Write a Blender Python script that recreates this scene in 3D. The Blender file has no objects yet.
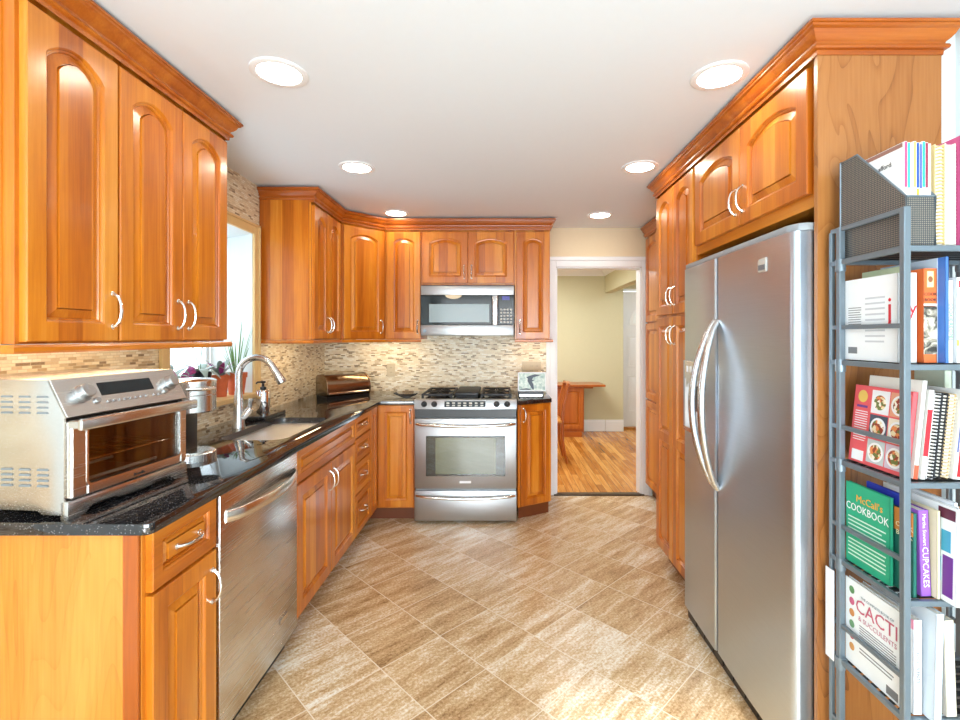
import bpy, bmesh, math, random
from mathutils import Vector, Matrix
random.seed(11)
sc = bpy.context.scene
col = sc.collection
PI = math.pi
# ---------------------------------------------------------------- camera, world, light, exposure
cd = bpy.data.cameras.new('camera'); cam = bpy.data.objects.new('camera', cd); col.objects.link(cam)
cam.location = (0, 0, 1.39); cam.rotation_euler = (PI / 2, 0, 0)
cd.sensor_width = 36; cd.lens = 478 / 960 * 36
cd.shift_x = -20 / 960; cd.shift_y = -23 / 960
cd.clip_start = 0.05
sc.camera = cam
w = bpy.data.worlds.new('sky'); sc.world = w; w.use_nodes = True
wb = w.node_tree.nodes['Background']
wb.inputs[0].default_value = (0.80, 0.92, 1.0, 1); wb.inputs[1].default_value = 5.0
sc.view_settings.view_transform = 'Standard'; sc.view_settings.look = 'None'
sc.view_settings.gamma = 1; sc.view_settings.use_curve_mapping = False
sc.view_settings.exposure = 0.0
def light(name, kind, loc, rot, power, color, **kw):
    l = bpy.data.lights.new(name, kind); o = bpy.data.objects.new(name, l); col.objects.link(o)
    o.location = loc; o.rotation_euler = rot; l.energy = power; l.color = color
    for k, v in kw.items(): setattr(l, k, v)
    return o
# sun through the glass doors behind the camera, daylight of those doors, added ceiling fill, added hall and entry fills
light('sun', 'SUN', (0, -5, 4), (math.radians(67.9), 0, math.radians(4.7)), 9.0, (0.97, 0.98, 1.0), angle=0.02)
light('patio_daylight', 'AREA', (0.05, -3.12, 1.25), (PI / 2, 0, 0), 80, (0.88, 0.95, 1.0), shape='RECTANGLE', size=2.7, size_y=2.0)
light('ceiling_fill', 'AREA', (0.0, -1.5, 0.95), (PI - 1.08, 0, 0), 74, (0.82, 0.92, 1.0), shape='RECTANGLE', size=1.4, size_y=1.0)  # added fill lamp, aimed up and forward to brighten the ceiling
light('hall_fill', 'AREA', (0.2, 5.6, 2.3), (0, 0, 0), 62, (0.95, 0.98, 1.0), shape='RECTANGLE', size=1.2, size_y=1.6)  # added overhead fill lamp that lights the hall
light('entry_fill', 'AREA', (2.4, 6.1, 2.3), (0, 0, 0), 16, (0.92, 0.97, 1.0), shape='RECTANGLE', size=0.8, size_y=0.8)  # added overhead fill lamp for the entry and its door
LAMP = 40.0
# ---------------------------------------------------------------- node materials
MATS = {}
class NT:
    def __init__(s, name):
        s.m = bpy.data.materials.new(name); s.m.use_nodes = True; s.t = s.m.node_tree
        s.p = s.t.nodes['Principled BSDF']; MATS[name] = s.m
    def n(s, ty, **kw):
        nd = s.t.nodes.new('ShaderNode' + ty)
        for k, v in kw.items():
            if k[0] == '_': setattr(nd, k[1:], v)
            else: s.set(nd.inputs[k.replace('__', ' ')], v)
        return nd
    def set(s, inp, v):
        if isinstance(v, bpy.types.NodeSocket): s.t.links.new(v, inp)
        elif isinstance(v, bpy.types.Node): s.t.links.new(v.outputs[0], inp)
        else: inp.default_value = v
    def math(s, op, a, b=0.0):
        nd = s.t.nodes.new('ShaderNodeMath'); nd.operation = op; s.set(nd.inputs[0], a); s.set(nd.inputs[1], b); return nd.outputs[0]
    def mix(s, f, a, b, mode='MIX'):
        nd = s.t.nodes.new('ShaderNodeMix'); nd.data_type = 'RGBA'; nd.blend_type = mode
        s.set(nd.inputs[0], f); s.set(nd.inputs[6], a); s.set(nd.inputs[7], b); return nd.outputs[2]
    def ramp(s, f, stops, interp='LINEAR'):
        nd = s.t.nodes.new('ShaderNodeValToRGB'); cr = nd.color_ramp; cr.interpolation = interp
        while len(cr.elements) < len(stops): cr.elements.new(0.5)
        for e, (p, c) in zip(cr.elements, stops): e.position = p; e.color = c if len(c) == 4 else (*c, 1)
        s.set(nd.inputs[0], f); return nd.outputs[0]
    def P(s, **kw):
        for k, v in kw.items(): s.set(s.p.inputs[k.replace('__', ' ')], v)
        return s.m
    def bump(s, h, st=0.2, d=0.002):
        b = s.n('Bump', Strength=st, Distance=d, Height=h); s.set(s.p.inputs['Normal'], b.outputs[0])
def C(r, g, b): return (r, g, b, 1)
def S(r, g, b):                      # sRGB 0-255 to linear
    f = lambda c: (c / 255 / 12.92) if c / 255 <= .04045 else ((c / 255 + .055) / 1.055) ** 2.4
    return (f(r), f(g), f(b), 1)
def mk(name, c, rough=0.5, metal=0.0, var=0.07, scale=30, **kw):
    t = NT(name); tc = t.n('TexCoord'); nz = t.n('TexNoise', Vector=tc.outputs['Object'], Scale=scale, Detail=3.0)
    dark = tuple(max(0, x * (1 - var)) for x in c[:3]) + (1,); lite = tuple(min(1, x * (1 + var)) for x in c[:3]) + (1,)
    return t.P(Base__Color=t.mix(nz.outputs[0], dark, lite), Roughness=rough, Metallic=metal, **kw)
def wood(name, axis, stops, boards=0.075, rough=0.28, tone=0.32, coat=0.25):
    t = NT(name); tc = t.n('TexCoord'); oi = t.n('ObjectInfo')
    off = t.n('VectorMath', _operation='SCALE', Vector=(7.3, 3.1, 5.7), Scale=oi.outputs['Random'])
    ve = t.n('VectorMath', _operation='ADD'); t.set(ve.inputs[0], tc.outputs['Object']); t.set(ve.inputs[1], off.outputs[0])
    sx = t.n('SeparateXYZ', Vector=tc.outputs['Object'])
    h = {'Z': t.math('ADD', sx.outputs[0], sx.outputs[1]), 'X': sx.outputs[2], 'Y': sx.outputs[2]}[axis]
    h = t.math('ADD', t.math('DIVIDE', h, boards), t.math('MULTIPLY', oi.outputs['Random'], 37.0))
    wn = t.n('TexWhiteNoise', _noise_dimensions='1D', W=t.math('FLOOR', h))
    sc_ = {'Z': (8, 8, .7), 'X': (.7, 8, 8), 'Y': (8, .7, 8)}[axis]
    mp = t.n('Mapping', Vector=ve.outputs[0], Scale=sc_)
    n1 = t.n('TexNoise', Vector=mp.outputs[0], Scale=1.6, Detail=5.0, Roughness=.55, Distortion=.5)
    mp2 = t.n('Mapping', Vector=ve.outputs[0], Scale=tuple(x * 9 if x > 1 else x * 4 for x in sc_))
    n2 = t.n('TexNoise', Vector=mp2.outputs[0], Scale=2.2, Detail=3.0)
    f = t.math('ADD', t.math('MULTIPLY', n1.outputs[0], .75), t.math('MULTIPLY', n2.outputs[0], .25))
    f = t.math('ADD', f, t.math('MULTIPLY', t.math('SUBTRACT', wn.outputs[0], .5), tone))
    c = t.ramp(f, stops)
    t.bump(n2.outputs[0], .06, .001)
    return t.P(Base__Color=c, Roughness=rough, Coat__Weight=coat, Coat__Roughness=.15)
CH = [(.14, S(138, 62, 8)), (.40, S(188, 101, 20)), (.60, S(208, 125, 32)), (.88, S(228, 158, 66))]
for ax in 'XYZ': wood('cherry_' + ax, ax, CH)
CD = [(.2, S(122, 52, 8)), (.5, S(168, 84, 18)), (.8, S(200, 118, 40))]
for ax in 'XYZ': wood('cherry_dark_' + ax, ax, CD, tone=.15, boards=.5)
wood('oak_board', 'Y', [(.2, S(140, 78, 26)), (.5, S(184, 118, 48)), (.8, S(216, 158, 86))])
def veneer(name, stops, zs=.9, ln=1.0):
    t = NT(name); tc = t.n('TexCoord'); mp = t.n('Mapping', Vector=tc.outputs['Object'], Scale=(4.2, 4.2, zs))
    n1 = t.n('TexNoise', Vector=mp.outputs[0], Scale=1.1, Detail=2.0, Distortion=.6)
    rings = t.math('FRACT', t.math('MULTIPLY', n1.outputs[0], 17.0))
    line = t.math('POWER', rings, 7.0)
    mp2 = t.n('Mapping', Vector=tc.outputs['Object'], Scale=(60, 60, 2.5))
    n2 = t.n('TexNoise', Vector=mp2.outputs[0], Scale=2.0, Detail=3.0)
    f = t.math('SUBTRACT', t.math('ADD', t.math('MULTIPLY', n1.outputs[0], .7), t.math('MULTIPLY', n2.outputs[0], .35)), t.math('MULTIPLY', line, .30 * ln))
    return t.P(Base__Color=t.ramp(f, stops), Roughness=.32, Coat__Weight=.15)
veneer('veneer_maple', [(.2, S(104, 58, 22)), (.45, S(158, 98, 46)), (.75, S(180, 122, 66))], .9, .65)
veneer('veneer_cherry', [(.2, S(160, 84, 20)), (.45, S(206, 122, 40)), (.75, S(222, 148, 64))], .5, .3)
def granite():
    t = NT('granite'); tc = t.n('TexCoord')
    v = t.n('TexVoronoi', Vector=tc.outputs['Object'], Scale=300.0)
    n = t.n('TexNoise', Vector=tc.outputs['Object'], Scale=70.0, Detail=4.0)
    r = t.n('SeparateColor', Color=v.outputs['Color'])
    base = t.ramp(n.outputs[0], [(.35, S(14, 14, 16)), (.6, S(36, 34, 36)), (.72, S(62, 58, 56))])
    sp = t.math('MULTIPLY', t.math('GREATER_THAN', r.outputs[0], .86), t.math('LESS_THAN', v.outputs['Distance'], .34))
    c = t.mix(sp, base, t.mix(r.outputs[1], S(150, 120, 80), S(150, 160, 175)))
    return t.P(Base__Color=c, Roughness=.05, Specular__IOR__Level=.9)
granite()
def mosaic():
    t = NT('mosaic'); tc = t.n('TexCoord'); sx = t.n('SeparateXYZ', Vector=tc.outputs['Object'])
    u = t.math('ADD', sx.outputs[0], sx.outputs[1])
    v = t.n('CombineXYZ', X=u, Y=sx.outputs[2])
    b = t.n('TexBrick', Vector=v.outputs[0], Color1=C(0, 0, 0), Color2=C(1, 1, 1), Mortar=C(.5, .5, .5), Scale=1.0,
            Mortar__Size=.0009, Mortar__Smooth=.1, Bias=0.0, Brick__Width=.033, Row__Height=.0108)
    b.offset = .43; b.squash = 1.5; b.squash_frequency = 3
    c = t.ramp(b.outputs[0], [(0, S(132, 106, 74)), (.06, S(174, 146, 106)), (.13, S(212, 188, 150)), (.26, S(236, 218, 184)), (.5, S(244, 232, 206)), (.72, S(228, 212, 180)), (.84, S(248, 240, 222)), (.96, S(190, 160, 118))], 'CONSTANT')
    n = t.n('TexNoise', Vector=tc.outputs['Object'], Scale=160.0, Detail=3.0)
    c = t.mix(.12, c, t.ramp(n.outputs[0], [(.3, S(150, 125, 90)), (.7, S(250, 240, 220))]))
    c = t.mix(b.outputs[1], c, S(206, 190, 160))
    t.bump(t.math('SUBTRACT', b.outputs[0], t.math('MULTIPLY', b.outputs[1], 2.0)), .22, .002)
    return t.P(Base__Color=c, Roughness=.38)
mosaic()
def tiles():
    t = NT('travertine_tile'); tc = t.n('TexCoord')
    T = .3113; A = (-.2795, 2.222)
    mp = t.n('Mapping', _vector_type='POINT', Vector=tc.outputs['Object'])
    # rotate 45 degrees about the anchor corner
    a = -PI / 4; ca, sa = math.cos(a), math.sin(a)
    mp.inputs['Rotation'].default_value = (0, 0, a)
    mp.inputs['Location'].default_value = (-(ca * A[0] - sa * A[1]) + 20 * T, -(sa * A[0] + ca * A[1]) + 20 * T, 0)
    s = t.n('SeparateXYZ', Vector=mp.outputs[0])
    fu, fv = t.math('DIVIDE', s.outputs[0], T), t.math('DIVIDE', s.outputs[1], T)
    iu, iv = t.math('FLOOR', fu), t.math('FLOOR', fv)
    du = t.math('ABSOLUTE', t.math('SUBTRACT', t.math('SUBTRACT', fu, iu), .5)); dv = t.math('ABSOLUTE', t.math('SUBTRACT', t.math('SUBTRACT', fv, iv), .5))
    g = t.math('GREATER_THAN', t.math('MAXIMUM', du, dv), .5 - .0021 / T)
    wn = t.n('TexWhiteNoise', _noise_dimensions='2D', Vector=t.n('CombineXYZ', X=iu, Y=iv).outputs[0])
    wob = t.n('VectorMath', _operation='SCALE', Vector=wn.outputs['Color'], Scale=9.0)
    ve = t.n('VectorMath', _operation='ADD'); t.set(ve.inputs[0], mp.outputs[0]); t.set(ve.inputs[1], wob.outputs[0])
    m1 = t.n('Mapping', Vector=ve.outputs[0], Scale=(2.2, 13, 1))
    m1.inputs['Rotation'].default_value = (0, 0, math.radians(7))
    n1 = t.n('TexNoise', Vector=m1.outputs[0], Scale=1.3, Detail=6.0, Roughness=.6, Distortion=.35)
    n2 = t.n('TexNoise', Vector=tc.outputs['Object'], Scale=85.0, Detail=5.0, Roughness=.75)
    m3 = t.n('Mapping', Vector=ve.outputs[0], Scale=(10, 60, 1)); n3 = t.n('TexNoise', Vector=m3.outputs[0], Scale=1.5, Detail=4.0, Roughness=.7)
    f = t.math('ADD', t.math('ADD', t.math('MULTIPLY', n1.outputs[0], .85), .075), t.math('ADD', t.math('MULTIPLY', t.math('SUBTRACT', n2.outputs[0], .5), .95), t.math('MULTIPLY', t.math('SUBTRACT', n3.outputs[0], .5), .5)))
    f = t.math('ADD', f, t.math('MULTIPLY', t.math('SUBTRACT', wn.outputs[0], .5), .14))
    c = t.ramp(f, [(.18, S(136, 102, 64)), (.36, S(186, 150, 106)), (.5, S(210, 178, 136)), (.60, S(226, 206, 174)), (.74, S(246, 240, 228))])
    c = t.mix(g, c, S(236, 222, 198))
    t.bump(t.math('SUBTRACT', n2.outputs[0], t.math('MULTIPLY', g, 1.5)), .12, .002)
    return t.P(Base__Color=c, Roughness=.27, Specular__IOR__Level=.5)
tiles()
def oakfloor():
    t = NT('oak_floor'); tc = t.n('TexCoord'); mp = t.n('Mapping', Vector=tc.outputs['Object'])
    mp.inputs['Rotation'].default_value = (0, 0, math.radians(90))
    b = t.n('TexBrick', Vector=mp.outputs[0], Color1=C(0, 0, 0), Color2=C(1, 1, 1), Mortar=C(.2, .2, .2), Scale=1.0, Mortar__Size=.0012, Brick__Width=.9, Row__Height=.06)
    b.offset = .37
    m2 = t.n('Mapping', Vector=tc.outputs['Object'], Scale=(26, 2.2, 1))
    n = t.n('TexNoise', Vector=m2.outputs[0], Scale=1.5, Detail=5.0, Distortion=.6)
    f = t.math('ADD', t.math('MULTIPLY', b.outputs[0], .35), t.math('MULTIPLY', n.outputs[0], .65))
    c = t.ramp(f, [(.2, S(120, 68, 20)), (.45, S(184, 116, 44)), (.7, S(218, 158, 82))])
    c = t.mix(b.outputs[1], c, S(90, 52, 20))
    return t.P(Base__Color=c, Roughness=.25)
oakfloor()
def steel(name, axis, base=(.66, .67, .68), rough=.26, amt=.10):
    t = NT(name); tc = t.n('TexCoord')
    sc_ = {'X': (1.5, 160, 160), 'Y': (160, 1.5, 160), 'Z': (160, 160, 1.5)}[axis]
    mp = t.n('Mapping', Vector=tc.outputs['Object'], Scale=sc_)
    n = t.n('TexNoise', Vector=mp.outputs[0], Scale=2.0, Detail=3.0)
    r = t.math('ADD', rough - amt / 2, t.math('MULTIPLY', n.outputs[0], amt))
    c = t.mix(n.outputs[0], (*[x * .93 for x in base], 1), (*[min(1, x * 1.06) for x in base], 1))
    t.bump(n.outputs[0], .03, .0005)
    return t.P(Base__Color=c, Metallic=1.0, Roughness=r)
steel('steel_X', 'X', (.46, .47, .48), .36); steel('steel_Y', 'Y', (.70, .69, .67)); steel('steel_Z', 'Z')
steel('fridge_steel', 'Y', (.56, .63, .71), .34, .06)
steel('nickel', 'Z', (.80, .78, .74), .22); steel('faucet_steel', 'Z', (.66, .66, .66), .26)
steel('sink_steel', 'X', (.86, .87, .88), .36); steel('bronze_steel', 'X', (.36, .26, .17), .25)
mk('ceiling_paint', S(230, 236, 242), .7, var=.01); mk('trim_white', S(238, 240, 242), .4, var=.015)
mk('wall_beige', S(226, 208, 176), .75, var=.02); mk('wall_khaki', S(204, 198, 164), .8, var=.02)
mk('wall_pale', S(214, 224, 226), .75, var=.015); mk('liner_white', S(232, 240, 242), .5, var=.01)
mk('door_white', S(232, 234, 238), .45, var=.01); mk('casing_tan', S(226, 192, 134), .5, var=.06)
mk('black_plastic', S(22, 22, 24), .35); mk('black_gloss', S(12, 13, 15), .08); mk('iron', S(26, 26, 28), .5, var=.2)
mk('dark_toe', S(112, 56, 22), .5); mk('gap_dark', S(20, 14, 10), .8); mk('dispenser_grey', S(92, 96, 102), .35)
mk('button_grey', S(190, 186, 178), .4); mk('display', S(24, 32, 36), .15); mk('led_blue', S(50, 44, 150), .3)
mk('shelf_metal', S(122, 136, 146), .35, .5, var=.05); mk('shelf_black', S(26, 27, 30), .4, .3)
mk('outlet_cream', S(200, 182, 150), .4); mk('outlet_slot', S(80, 70, 58), .6)
mk('terracotta', S(206, 104, 62), .7, var=.2); mk('soil', S(60, 42, 28), .9, var=.4); mk('pot_black', S(26, 32, 44), .3)
mk('leaf_green', S(96, 136, 62), .45, var=.25); mk('leaf_bluegreen', S(150, 168, 160), .4, var=.25); mk('stem_green', S(104, 128, 92), .5)
mk('petal_purple', S(176, 70, 140), .5, var=.35); mk('leaf_purple', S(128, 84, 112), .5, var=.4)
mk('amber_soap', S(150, 120, 90), .1, .55); mk('paper', S(238, 234, 222), .7, var=.04); mk('chrome', C(.85, .85, .86), .07, 1.0)
mk('bronze_sill', S(84, 70, 56), .35, .5)
mk('oven_inside', S(66, 56, 50), .45); mk('rack_wire', C(.75, .7, .62), .2, 1.0)
def glass(name, tint, mixf=.12, rough=.02):
    t = NT(name); tr = t.n('BsdfTransparent', Color=tint); gl = t.n('BsdfGlossy', Color=C(1, 1, 1), Roughness=rough)
    fr = t.n('LayerWeight', Blend=.5); f = t.math('ADD', t.math('MULTIPLY', t.math('POWER', fr.outputs['Facing'], 4.0), .6), mixf)
    mx = t.n('MixShader'); t.set(mx.inputs[0], f); t.set(mx.inputs[1], tr.outputs[0]); t.set(mx.inputs[2], gl.outputs[0])
    t.t.links.new(mx.outputs[0], t.t.nodes['Material Output'].inputs[0])
glass('clear_glass', C(.97, .99, 1)); glass('oven_glass', C(.84, .80, .76), .08)
glass('range_glass', C(.62, .64, .58), .10, .03); glass('mw_glass', C(.30, .34, .36), .30, .03)
def emit(name, c, st):
    t = NT(name); t.P(Base__Color=c, Emission__Color=c, Emission__Strength=st)
emit('lamp_lens', C(1, .92, .76), LAMP)
emit('strip_light', C(1, .80, .50), 30.0)
def meshy(name, c1, c2):
    t = NT(name); tc = t.n('TexCoord'); sx = t.n('SeparateXYZ', Vector=tc.outputs['Object'])
    u = t.math('ADD', sx.outputs[0], sx.outputs[1])
    a = t.math('ABSOLUTE', t.math('SINE', t.math('MULTIPLY', u, PI / .0052))); b = t.math('ABSOLUTE', t.math('SINE', t.math('MULTIPLY', sx.outputs[2], PI / .0052)))
    f = t.math('GREATER_THAN', t.math('MULTIPLY', a, b), .52)
    t.bump(f, .4, .001)
    return t.P(Base__Color=t.mix(f, c1, c2), Roughness=.4, Metallic=.4)
meshy('wire_mesh', S(72, 80, 86), S(150, 140, 124))
# plain colours for books and prints, made when first used
def colr(r, g, b, rough=.45):
    k = f'print_{r}_{g}_{b}'
    return k if k in MATS else (mk(k, S(r, g, b), rough, var=.03), k)[1]
# ---------------------------------------------------------------- mesh helpers
def WM(o): return (WM(o.parent) @ o.matrix_basis) if o.parent else o.matrix_basis.copy()
def frame(o, u):
    u = Vector(u).normalized(); z = Vector((0, 0, 1)); wv = u.cross(z)
    return mat4(u, z, wv, o)
def mat4(u, v, wv, o):
    m = Matrix.Identity(4)
    for i, a in enumerate((u, v, wv, o)):
        for j in range(3): m[j][i] = a[j]
    return m
class MB:
    def __init__(s, M=None): s.bm = bmesh.new(); s.M = M or Matrix.Identity(4); s.mi = 0
    def verts(s, pts): return [s.bm.verts.new(s.M @ Vector(p)) for p in pts]
    def face(s, vs):
        try: f = s.bm.faces.new(vs); f.material_index = s.mi; return f
        except ValueError: pass
    def take(s, tb):
        mp = {v: s.bm.verts.new(s.M @ v.co) for v in tb.verts}
        for f in tb.faces: s.face([mp[v] for v in f.verts])
        tb.free(); return s
    def box(s, x0, x1, y0, y1, z0, z1, b=0, seg=1):
        tb = bmesh.new()
        x0, x1 = sorted((x0, x1)); y0, y1 = sorted((y0, y1)); z0, z1 = sorted((z0, z1))
        vs = [tb.verts.new(p) for p in ((x0,y0,z0),(x1,y0,z0),(x1,y1,z0),(x0,y1,z0),(x0,y0,z1),(x1,y0,z1),(x1,y1,z1),(x0,y1,z1))]
        for f in ((3,2,1,0),(4,5,6,7),(0,1,5,4),(1,2,6,5),(2,3,7,6),(3,0,4,7)): tb.faces.new([vs[i] for i in f])
        if b: bmesh.ops.bevel(tb, geom=tb.edges[:], offset=b, segments=seg, affect='EDGES', profile=.5)
        return s.take(tb)
    def prism(s, pts, h0, h1, plane='xy', b=0):
        f = {'xy': lambda a, c, h: (a, c, h), 'xz': lambda a, c, h: (a, h, c), 'yz': lambda a, c, h: (h, a, c)}[plane]
        tb = bmesh.new(); n = len(pts)
        A = [tb.verts.new(f(a, c, h0)) for a, c in pts]; B = [tb.verts.new(f(a, c, h1)) for a, c in pts]
        tb.faces.new(A); tb.faces.new(B[::-1])
        for i in range(n): tb.faces.new((A[i], B[i], B[(i + 1) % n], A[(i + 1) % n]))
        bmesh.ops.recalc_face_normals(tb, faces=tb.faces[:])
        if b: bmesh.ops.bevel(tb, geom=tb.edges[:], offset=b, segments=2, affect='EDGES', profile=.5)
        return s.take(tb)
    def loft(s, loops, cap0=True, cap1=True):
        L = [s.verts(l) for l in loops]; n = len(L[0])
        for a, c in zip(L, L[1:]):
            for i in range(n): s.face((a[i], a[(i + 1) % n], c[(i + 1) % n], c[i]))
        if cap0: s.face(L[0][::-1])
        if cap1: s.face(L[-1])
        return s
    def lathe(s, prof, c=(0, 0, 0), n=24, cap0=True, cap1=True):
        return s.loft([[(c[0] + r * math.cos(2*PI*i/n), c[1] + r * math.sin(2*PI*i/n), c[2] + z) for i in range(n)] for r, z in prof], cap0, cap1)
    def tube(s, pts, r, n=8, squash=1.0, ref=(0, 0, 1), closed=False):
        pts = [Vector(p) for p in pts]; k = len(pts); loops = []
        prev = None
        for i, p in enumerate(pts):
            if closed: d = (pts[(i + 1) % k] - pts[i - 1])
            else: d = (pts[min(i + 1, k - 1)] - pts[max(i - 1, 0)])
            d.normalize()
            if prev is None:
                a = Vector(ref) - d * d.dot(Vector(ref))
                if a.length < 1e-3: a = Vector((1, 0, 0)) - d * d.x
            else: a = prev - d * d.dot(prev)
            a.normalize(); prev = a; b = d.cross(a)
            rr = r[i] if isinstance(r, (list, tuple)) else r
            loops.append([p + a * (rr * squash * math.cos(2*PI*j/n)) + b * (rr * math.sin(2*PI*j/n)) for j in range(n)])
        if closed: loops.append(loops[0]); return s.loft(loops, False, False)
        return s.loft(loops)
    def ball(s, c, r, sc_=(1, 1, 1), n=12, m=8):
        prof = [(max(1e-4, math.sin(PI*i/m)), -math.cos(PI*i/m)) for i in range(m + 1)]
        return s.loft([[(c[0] + r*sc_[0]*q*math.cos(2*PI*j/n), c[1] + r*sc_[1]*q*math.sin(2*PI*j/n), c[2] + r*sc_[2]*z) for j in range(n)] for q, z in prof])
    def build(s, name, mat, parent=None, smooth=32, origin=None):
        mats = mat if isinstance(mat, (list, tuple)) else [mat]
        bmesh.ops.remove_doubles(s.bm, verts=s.bm.verts[:], dist=1e-6)
        bmesh.ops.recalc_face_normals(s.bm, faces=s.bm.faces[:])
        me = bpy.data.meshes.new(name); o = bpy.data.objects.new(name, me); col.objects.link(o)
        if parent is not None:
            o.parent = parent; s.bm.transform(WM(parent).inverted())
        elif s.bm.verts:
            xs = [v.co for v in s.bm.verts]
            lo = Vector([min(v[i] for v in xs) for i in range(3)]); hi = Vector([max(v[i] for v in xs) for i in range(3)])
            c = Vector(((lo.x + hi.x) / 2, (lo.y + hi.y) / 2, lo.z)) if origin is None else Vector(origin)
            o.location = c; s.bm.transform(Matrix.Translation(-c))
        s.bm.to_mesh(me); s.bm.free()
        for m in mats: me.materials.append(MATS[m])
        if smooth:
            for p in me.polygons: p.use_smooth = True
            me.set_sharp_from_angle(angle=math.radians(smooth))
        return o
def tag(o, label=None, cat=None, group=None, kind=None):
    if label: o['label'] = label
    if cat: o['category'] = cat
    if group: o['group'] = group
    if kind: o['kind'] = kind
    return o
def E(name, label, cat, loc, rot=(0, 0, 0), group=None, kind=None):
    o = bpy.data.objects.new(name, None); col.objects.link(o); o.empty_display_size = .05
    o.location = loc; o.rotation_euler = rot
    return tag(o, label, cat, group, kind)
def ST(o): o['kind'] = 'structure'; return o
def text(s, size, M, mat, parent, name='lettering', align='CENTER', sx=1.0):
    cu = bpy.data.curves.new(name, 'FONT'); cu.body = s; cu.size = size; cu.align_x = align; cu.align_y = 'CENTER'; cu.extrude = .0002; cu.resolution_u = 2
    ob = bpy.data.objects.new(name, cu); col.objects.link(ob)
    bpy.context.view_layer.update()
    me = bpy.data.meshes.new_from_object(ob.evaluated_get(bpy.context.evaluated_depsgraph_get()))
    bpy.data.objects.remove(ob); bpy.data.curves.remove(cu)
    me.name = name
    me.transform(WM(parent).inverted() @ M @ Matrix.Translation((0, 0, .0006)) @ Matrix.Diagonal((sx, 1, 1, 1)))
    o = bpy.data.objects.new(name, me); col.objects.link(o); o.parent = parent
    me.materials.clear(); me.materials.append(MATS[mat]); return o
def copy_tree(o, parent=None):
    c = o.copy(); col.objects.link(c); c.parent = parent
    for ch in list(o.children): copy_tree(ch, c)
    return c
def sweep(mb, path, prof):
    # prof: (outward, z); outward is to the right-hand side of the travel direction; mitred corners
    P = [Vector((*p, 0)) for p in path]; loops = []
    for i, p in enumerate(P):
        d0 = (p - P[i - 1]).normalized() if i else None; d1 = (P[i + 1] - p).normalized() if i < len(P) - 1 else None
        d0 = d0 or d1; d1 = d1 or d0
        n0 = Vector((d0.y, -d0.x, 0)); n1 = Vector((d1.y, -d1.x, 0)); m = (n0 + n1); m = m / m.dot(n0)
        loops.append([(p.x + m.x * a, p.y + m.y * a, z) for a, z in prof])
    mb.loft(loops); return mb
# ---------------------------------------------------------------- cabinet fronts
def contour(u0, u1, v0, v1, arch, K=14, pts=True):
    out = [(u0, v0), (u1, v0), (u1, v1 - arch)]
    for i in range(1, K):
        a = i / K; out.append((u1 + (u0 - u1) * a, v1 - arch + arch * math.sin(PI * a) ** .8))
    out.append((u0, v1 - arch)); return out
def outer(u0, u1, v0, v1, K=14):
    out = [(u0, v0), (u1, v0), (u1, v1)]
    for i in range(1, K): out.append((u1 + (u0 - u1) * i / K, v1))
    out.append((u0, v1)); return out
HP = [(-.05, 0), (-.046, .012), (-.036, .021), (-.02, .027), (0, .029), (.02, .027), (.036, .021), (.046, .012), (.05, 0)]
def pull(parent, F, u, v, vert=True, t=.02, L=1.0):
    mb = MB(F)
    q = [((u, v + a * L, t + b) if vert else (u + a * L, v, t + b)) for a, b in HP]
    mb.tube(q, [.0062, .0048, .0045, .0045, .0048, .0045, .0045, .0048, .0062], 8)
    for e in (q[0], q[-1]): mb.lathe([(.0085, -.0005), (.0085, .003), (.006, .005)], (e[0], e[1], t), 10)
    mb.build('handle', 'nickel', parent)
def raised(F, parent, name, u0, u1, v0, v1, fr=.056, arch=0.0, t=.02, mids=(), grain='Z', prof=.036, mat='cherry'):
    """framed front with raised panels: frame mesh = the part, each panel a sub-part"""
    mb = MB(F)
    spans = []; cuts = [v0] + [m for m in mids] + [v1]
    K = 14
    def outl(a, b, c, d): return outer(a, b, c, d, K)
    for i in range(len(cuts) - 1):
        lo, hi = cuts[i], cuts[i + 1]
        top = i == len(cuts) - 2
        a = arch if top else 0.0
        fl = fr if i == 0 else fr / 2; ft = fr if top else fr / 2
        spans.append((lo, hi, lo + fl, hi - ft, a))
    for lo, hi, p0, p1, a in spans:
        b0 = .003 if lo == v0 else 0; b1 = .003 if hi == v1 else 0
        loops = [[(p[0], p[1], 0) for p in outl(u0, u1, lo, hi)], [(p[0], p[1], t - .003) for p in outl(u0, u1, lo, hi)],
                 [(p[0], p[1], t) for p in outl(u0 + .003, u1 - .003, lo + b0, hi - b1)]]
        for d, z in ((0, t), (.004, t - .003), (.006, t - .008), (.010, t - .009), (.013, t - .014), (.013, .001)):
            loops.append([(p[0], p[1], z) for p in contour(u0 + fr + d, u1 - fr - d, p0 + d, p1 - d, max(a - d * .25, 0), K)])
        mb.loft(loops, True, False)
    o = mb.build(name, f'{mat}_{grain}', parent, smooth=14)
    for lo, hi, p0, p1, a in spans:
        mb = MB(F); d = .0125; e = min(prof, (u1 - u0 - 2 * fr) * .28, (p1 - p0) * .28)
        loops = []
        for dd, z in ((d, .002), (d, t - .0145), (d + .002, t - .0140), (e, t - .006), (e + .0006, t - .0135), (e + .0028, t - .0135), (e + .0034, t - .0015)):
            loops.append([(p[0], p[1], z) for p in contour(u0 + fr + dd, u1 - fr - dd, p0 + dd, p1 - dd, max(a - dd * .25, 0), K)])
        mb.loft(loops); mb.build('raised_panel', f'{mat}_{grain}', o, smooth=14)
    return o
def drawer(F, parent, u0, u1, v0, v1, fr=.036, axis='Y', pulls=True, name='drawer_front'):
    o = raised(F, parent, name, u0, u1, v0, v1, fr, 0, grain=axis, prof=.022)
    if pulls: pull(o, F, (u0 + u1) / 2, (v0 + v1) / 2, False, t=.0195)
    return o
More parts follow.
